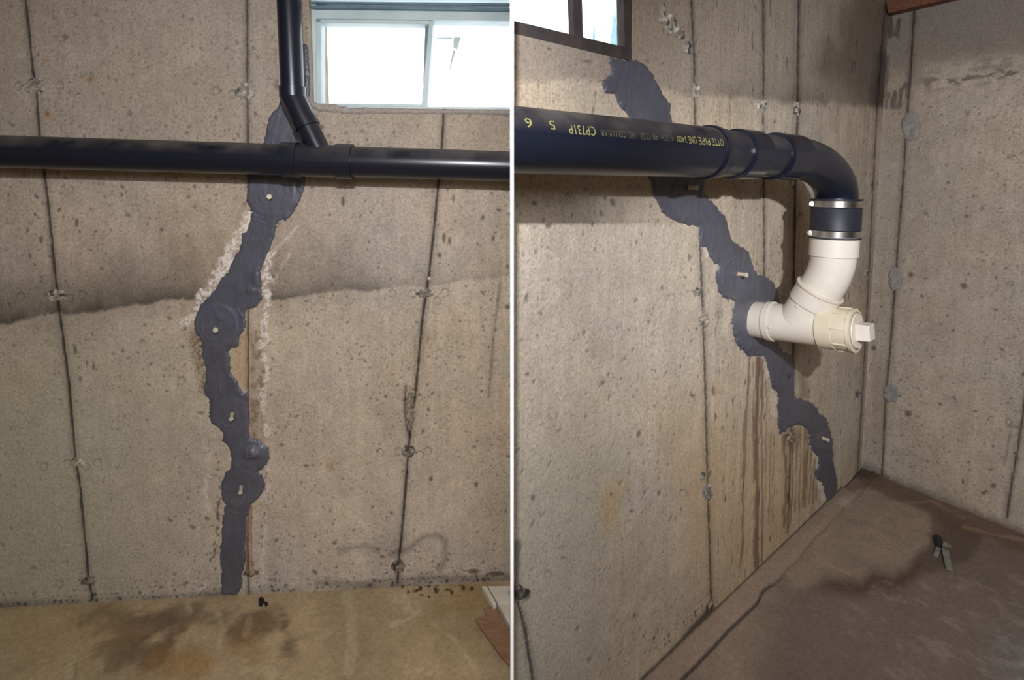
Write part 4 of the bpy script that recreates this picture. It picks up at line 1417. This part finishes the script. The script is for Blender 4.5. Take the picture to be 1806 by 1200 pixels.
for s, xa, xb, hg, mt in [('OTTE', 1276, 1256, .0135, M_INK), ('PIPE', 1252, 1232, .0135, M_INK), ('LINE', 1228, 1214, .0135, M_INK), ('3400', 1211, 1194, .011, M_INK), ('4. SCH', 1188, 1166, .010, M_INKF), ('40', 1160, 1151, .011, M_INKF), ('CCEX', 1147, 1129, .011, M_INKF),
                          ('ABS', 1122, 1109, .011, M_INKF), ('CELLULAR', 1104, 1059, .010, M_INKF), ('CP731P', 1050, 1003, .0145, M_INK), ('5', 979, 969, .0140, M_INK), ('6', 938, 926, .0140, M_INK)]:
    ph = math.radians(17 if xa > 1100 else (19 if xa > 1000 else 24))
    wrap(s, P0, ar, PR, s_front(xa, P0, ar, PR, ph), s_front(xb, P0, ar, PR, ph), ph, hg, mt, run_r)
pipe_run_l = [o for o in bpy.data.objects if o.name.startswith('pipe_run') and o.parent == mainp][0]
for s, xa, xb in [('CHARLOTTE', 305, 240), ('PIPE', 233, 200)]:
    ph = math.radians(66)
    wrap(s, start, axl, LR, s_front(xa, start, axl, LR, ph), s_front(xb, start, axl, LR, ph), ph, .013, M_INKF, pipe_run_l)

# ------------------------------------------------------------------ timber at the top of the corner
tb = WB.uz(1572, 26, .0)
bz = 1.868
o0 = WB.pt(np.array(.010), np.array(bz), np.array(.012))
pts = []
def wbp(u, z, off):
    return WB.pt(np.array(float(u)), np.array(float(z)), np.array(float(off)))
beam = prism('timber_plate', [wbp(.012, bz, .05), wbp(.75, bz, .05), wbp(.75, bz + .20, .05), wbp(-.02, bz + .20, .05)],
             [wbp(.012, bz, .002), wbp(.75, bz, .002), wbp(.75, bz + .20, .002), wbp(-.02, bz + .20, .002)], M_WOOD, None, .003)
tag(beam, 'brown rough timber plate on top of the wall in the far corner', 'timber')

# ------------------------------------------------------------------ things on the floor
def floor_sheet(name, pts, z0, th, mat, curl=None, bev=.001):
    fr = []
    for i, (x, y) in enumerate(pts):
        z = z0 + (curl[i] if curl else 0) + th
        fr.append(on_floor(x, y, z))
    bk = [p - np.array([0, 0, th]) for p in fr]
    return prism(name, fr, bk, mat, None, bev)
xe = 899.5
# white panel leaning flat by the divider
p_ = empty('white_panel', on_floor(885, 1050))
tag(p_, 'off-white grooved panel lying on the floor beside the brown board', 'panel')
def part_sheet(name, pts, z0, th, mat, parent, bev=.001):
    fr = [on_floor(x, y, z0 + th) for x, y in pts]
    bk = [p - np.array([0, 0, th]) for p in fr]
    return prism(name, fr, bk, mat, parent, bev)
part_sheet('panel_face', [(861, 1034), (xe, 1034), (xe, 1064), (878, 1064)], .003, .020, M_FOAM, p_)
part_sheet('edge_strip', [(850, 1034), (858.5, 1034), (876, 1066), (870, 1068)], .003, .020, M_FOAM, p_)
part_sheet('groove', [(857, 1035), (863, 1035), (880, 1066), (874, 1067)], .003, .015, M_GALV, p_)
part_sheet('panel_face', [(879, 1066), (xe, 1065), (xe, 1104)], .003, .018, M_FOAM, p_)
bpts = [(837.5, 1091.5), (854, 1089), (858, 1088), (852.5, 1072.5), (870.5, 1069.5), (875, 1074), (xe, 1116), (xe, 1174), (883, 1156), (867, 1133), (850, 1110)]
board = floor_sheet('brown_board', bpts, .003, .005, M_BOARD, [.009, .006, .004, .004, .003, .003, .002, .004, .010, .012, .012])
tag(board, 'torn red-brown hardboard strip lying on the floor beside the off-white panel', 'board')

flake = [(456, 1057), (460, 1053), (465, 1055), (467, 1061), (464, 1065), (461, 1070), (456, 1067)]
fk = floor_sheet('black_flake', flake, .001, .0025, M_BLACK, None, 0)
tag(fk, 'larger black flake on the floor below the grey paste', 'debris')
fk2 = floor_sheet('black_flake', [(466, 1063), (470, 1061), (473, 1065), (470, 1069), (467, 1068)], .001, .0025, M_BLACK, None, 0)
tag(fk2, 'smaller black flake beside the larger one on the floor', 'debris')

rn = random.Random(5)
for i, (x, y, r) in enumerate([(741, 1040, 5), (735, 1044, 4), (768, 1042, 5), (770, 1046, 4), (797, 1047, 4), (817, 1040, 5), (832, 1040, 5), (788, 1041, 3), (710, 1037, 4), (720, 1046, 3), (757, 1054, 3), (756, 1036, 3), (500, 1043, 3)]):
    bm = bmesh.new()
    bmesh.ops.create_icosphere(bm, subdivisions=2, radius=r * .0012)
    for v in bm.verts:
        v.co *= .75 + .5 * rn.random()
        v.co.z *= .55
    c_ = on_floor(x, y)
    zmin = min(v.co.z for v in bm.verts)
    V = np.array([v.co[:] for v in bm.verts]) + np.array([c_[0], c_[1], -zmin])
    o = mesh_obj('debris_crumb', V, [tuple(v.index for v in f.verts) for f in bm.faces], M_CRUMB)
    bm.free()
    tag(o, 'small dark crumb of debris on the floor along the left wall foot', 'debris', 'crumbs along the left wall foot')

# bent strap with a black plastic piece
dz = on_floor(1660, 975)
st = empty('metal_strap', dz)
tag(st, 'bent grey metal strap with black plastic end lying on the brown floor', 'metal strap')
def fp(x, y, z):
    return on_floor(x, y, z)
def strip(name, pts, wv, th, mat, parent):
    """bent flat strip through floor pixels (x, y, height), wv = half width vector in pixels"""
    Lf = [fp(x - wv[0], y - wv[1], z) for x, y, z in pts]
    Rt = [fp(x + wv[0], y + wv[1], z) for x, y, z in pts]
    V = []
    for a_, b_ in zip(Lf, Rt):
        V += [a_, b_, b_ + np.array([0, 0, th]), a_ + np.array([0, 0, th])]
    Fc = []
    for i in range(len(pts) - 1):
        k0, k1 = 4 * i, 4 * i + 4
        for q in range(4):
            Fc.append((k0 + q, k0 + (q + 1) % 4, k1 + (q + 1) % 4, k1 + q))
    Fc += [(3, 2, 1, 0), tuple(4 * (len(pts) - 1) + q for q in range(4))]
    o = mesh_obj(name, V, Fc, mat, parent, False)
    return fix_normals(o)
strip('strap_leg', [(1667, 966, .020), (1669, 980, .014), (1672, 995, .008), (1675, 1008, .003)], (6, .5), .0015, M_GALV, st)
strip('strap_bend', [(1663, 960, .024), (1670, 963, .026), (1674, 966, .020)], (-1, 4), .0015, M_STEEL, st)
strip('strap_leg', [(1656, 967, .018), (1652, 976, .010), (1650, 983, .002)], (4, 2), .0015, M_GALV, st)
strip('strap_curl', [(1674, 963, .018), (1678, 966, .014), (1679, 971, .006), (1676, 974, .002)], (-2, 1), .0015, M_GALV, st)
e0 = fp(1653, 946, .012)
e1 = fp(1657, 966, .014)
axp = e1 - e0
lathe('plastic_end', e0, axp, [(0, .002), (.004, .0085), (.014, .0115), (.030, .0112), (np.linalg.norm(axp) * .8, .0085), (np.linalg.norm(axp), .004)], M_RUB, st, 24)

# ------------------------------------------------------------------ outside the windows
gnd = mesh_obj('ground_outside', [(-30, 3, 1.30), (30, 3, 1.30), (30, 45, 1.30), (-30, 45, 1.30)], [(0, 1, 2, 3)], M_SNOW, None, False)
tag(gnd, kind='structure')
rn = random.Random(9)
def tree(x, y, hgt, rad, label):
    base = np.array([x, y, 1.30])
    t = empty('conifer_tree', base)
    tag(t, label, 'tree', 'trees outside the corner window')
    lathe('trunk', base, up_, [(0, .09), (hgt * .9, .02)], M_TREE, t, 8)
    V, Fc = [], []
    n = 14
    for tier in range(7):
        zb = hgt * (.12 + .12 * tier)
        zt = zb + hgt * .24
        rr = rad * (1 - tier / 8)
        b0 = len(V)
        V.append(base + np.array([0, 0, zt]))
        for i in range(n):
            q = rr * (.75 + .5 * rn.random())
            V.append(base + np.array([q * math.cos(2 * math.pi * i / n), q * math.sin(2 * math.pi * i / n), zb - .1 * rn.random()]))
        for i in range(n):
            Fc.append((b0, b0 + 1 + i, b0 + 1 + (i + 1) % n))
        Fc.append(tuple(b0 + 1 + i for i in range(n - 1, -1, -1)))
    mesh_obj('foliage', V, Fc, M_TREE, t, False)
tree(2.62, 13.0, 4.15, .45, 'hazy blue tree at the right edge of the corner window view')
tree(2.30, 14.2, 4.2, .34, 'lower hazy blue tree left of the taller one outside the corner window')
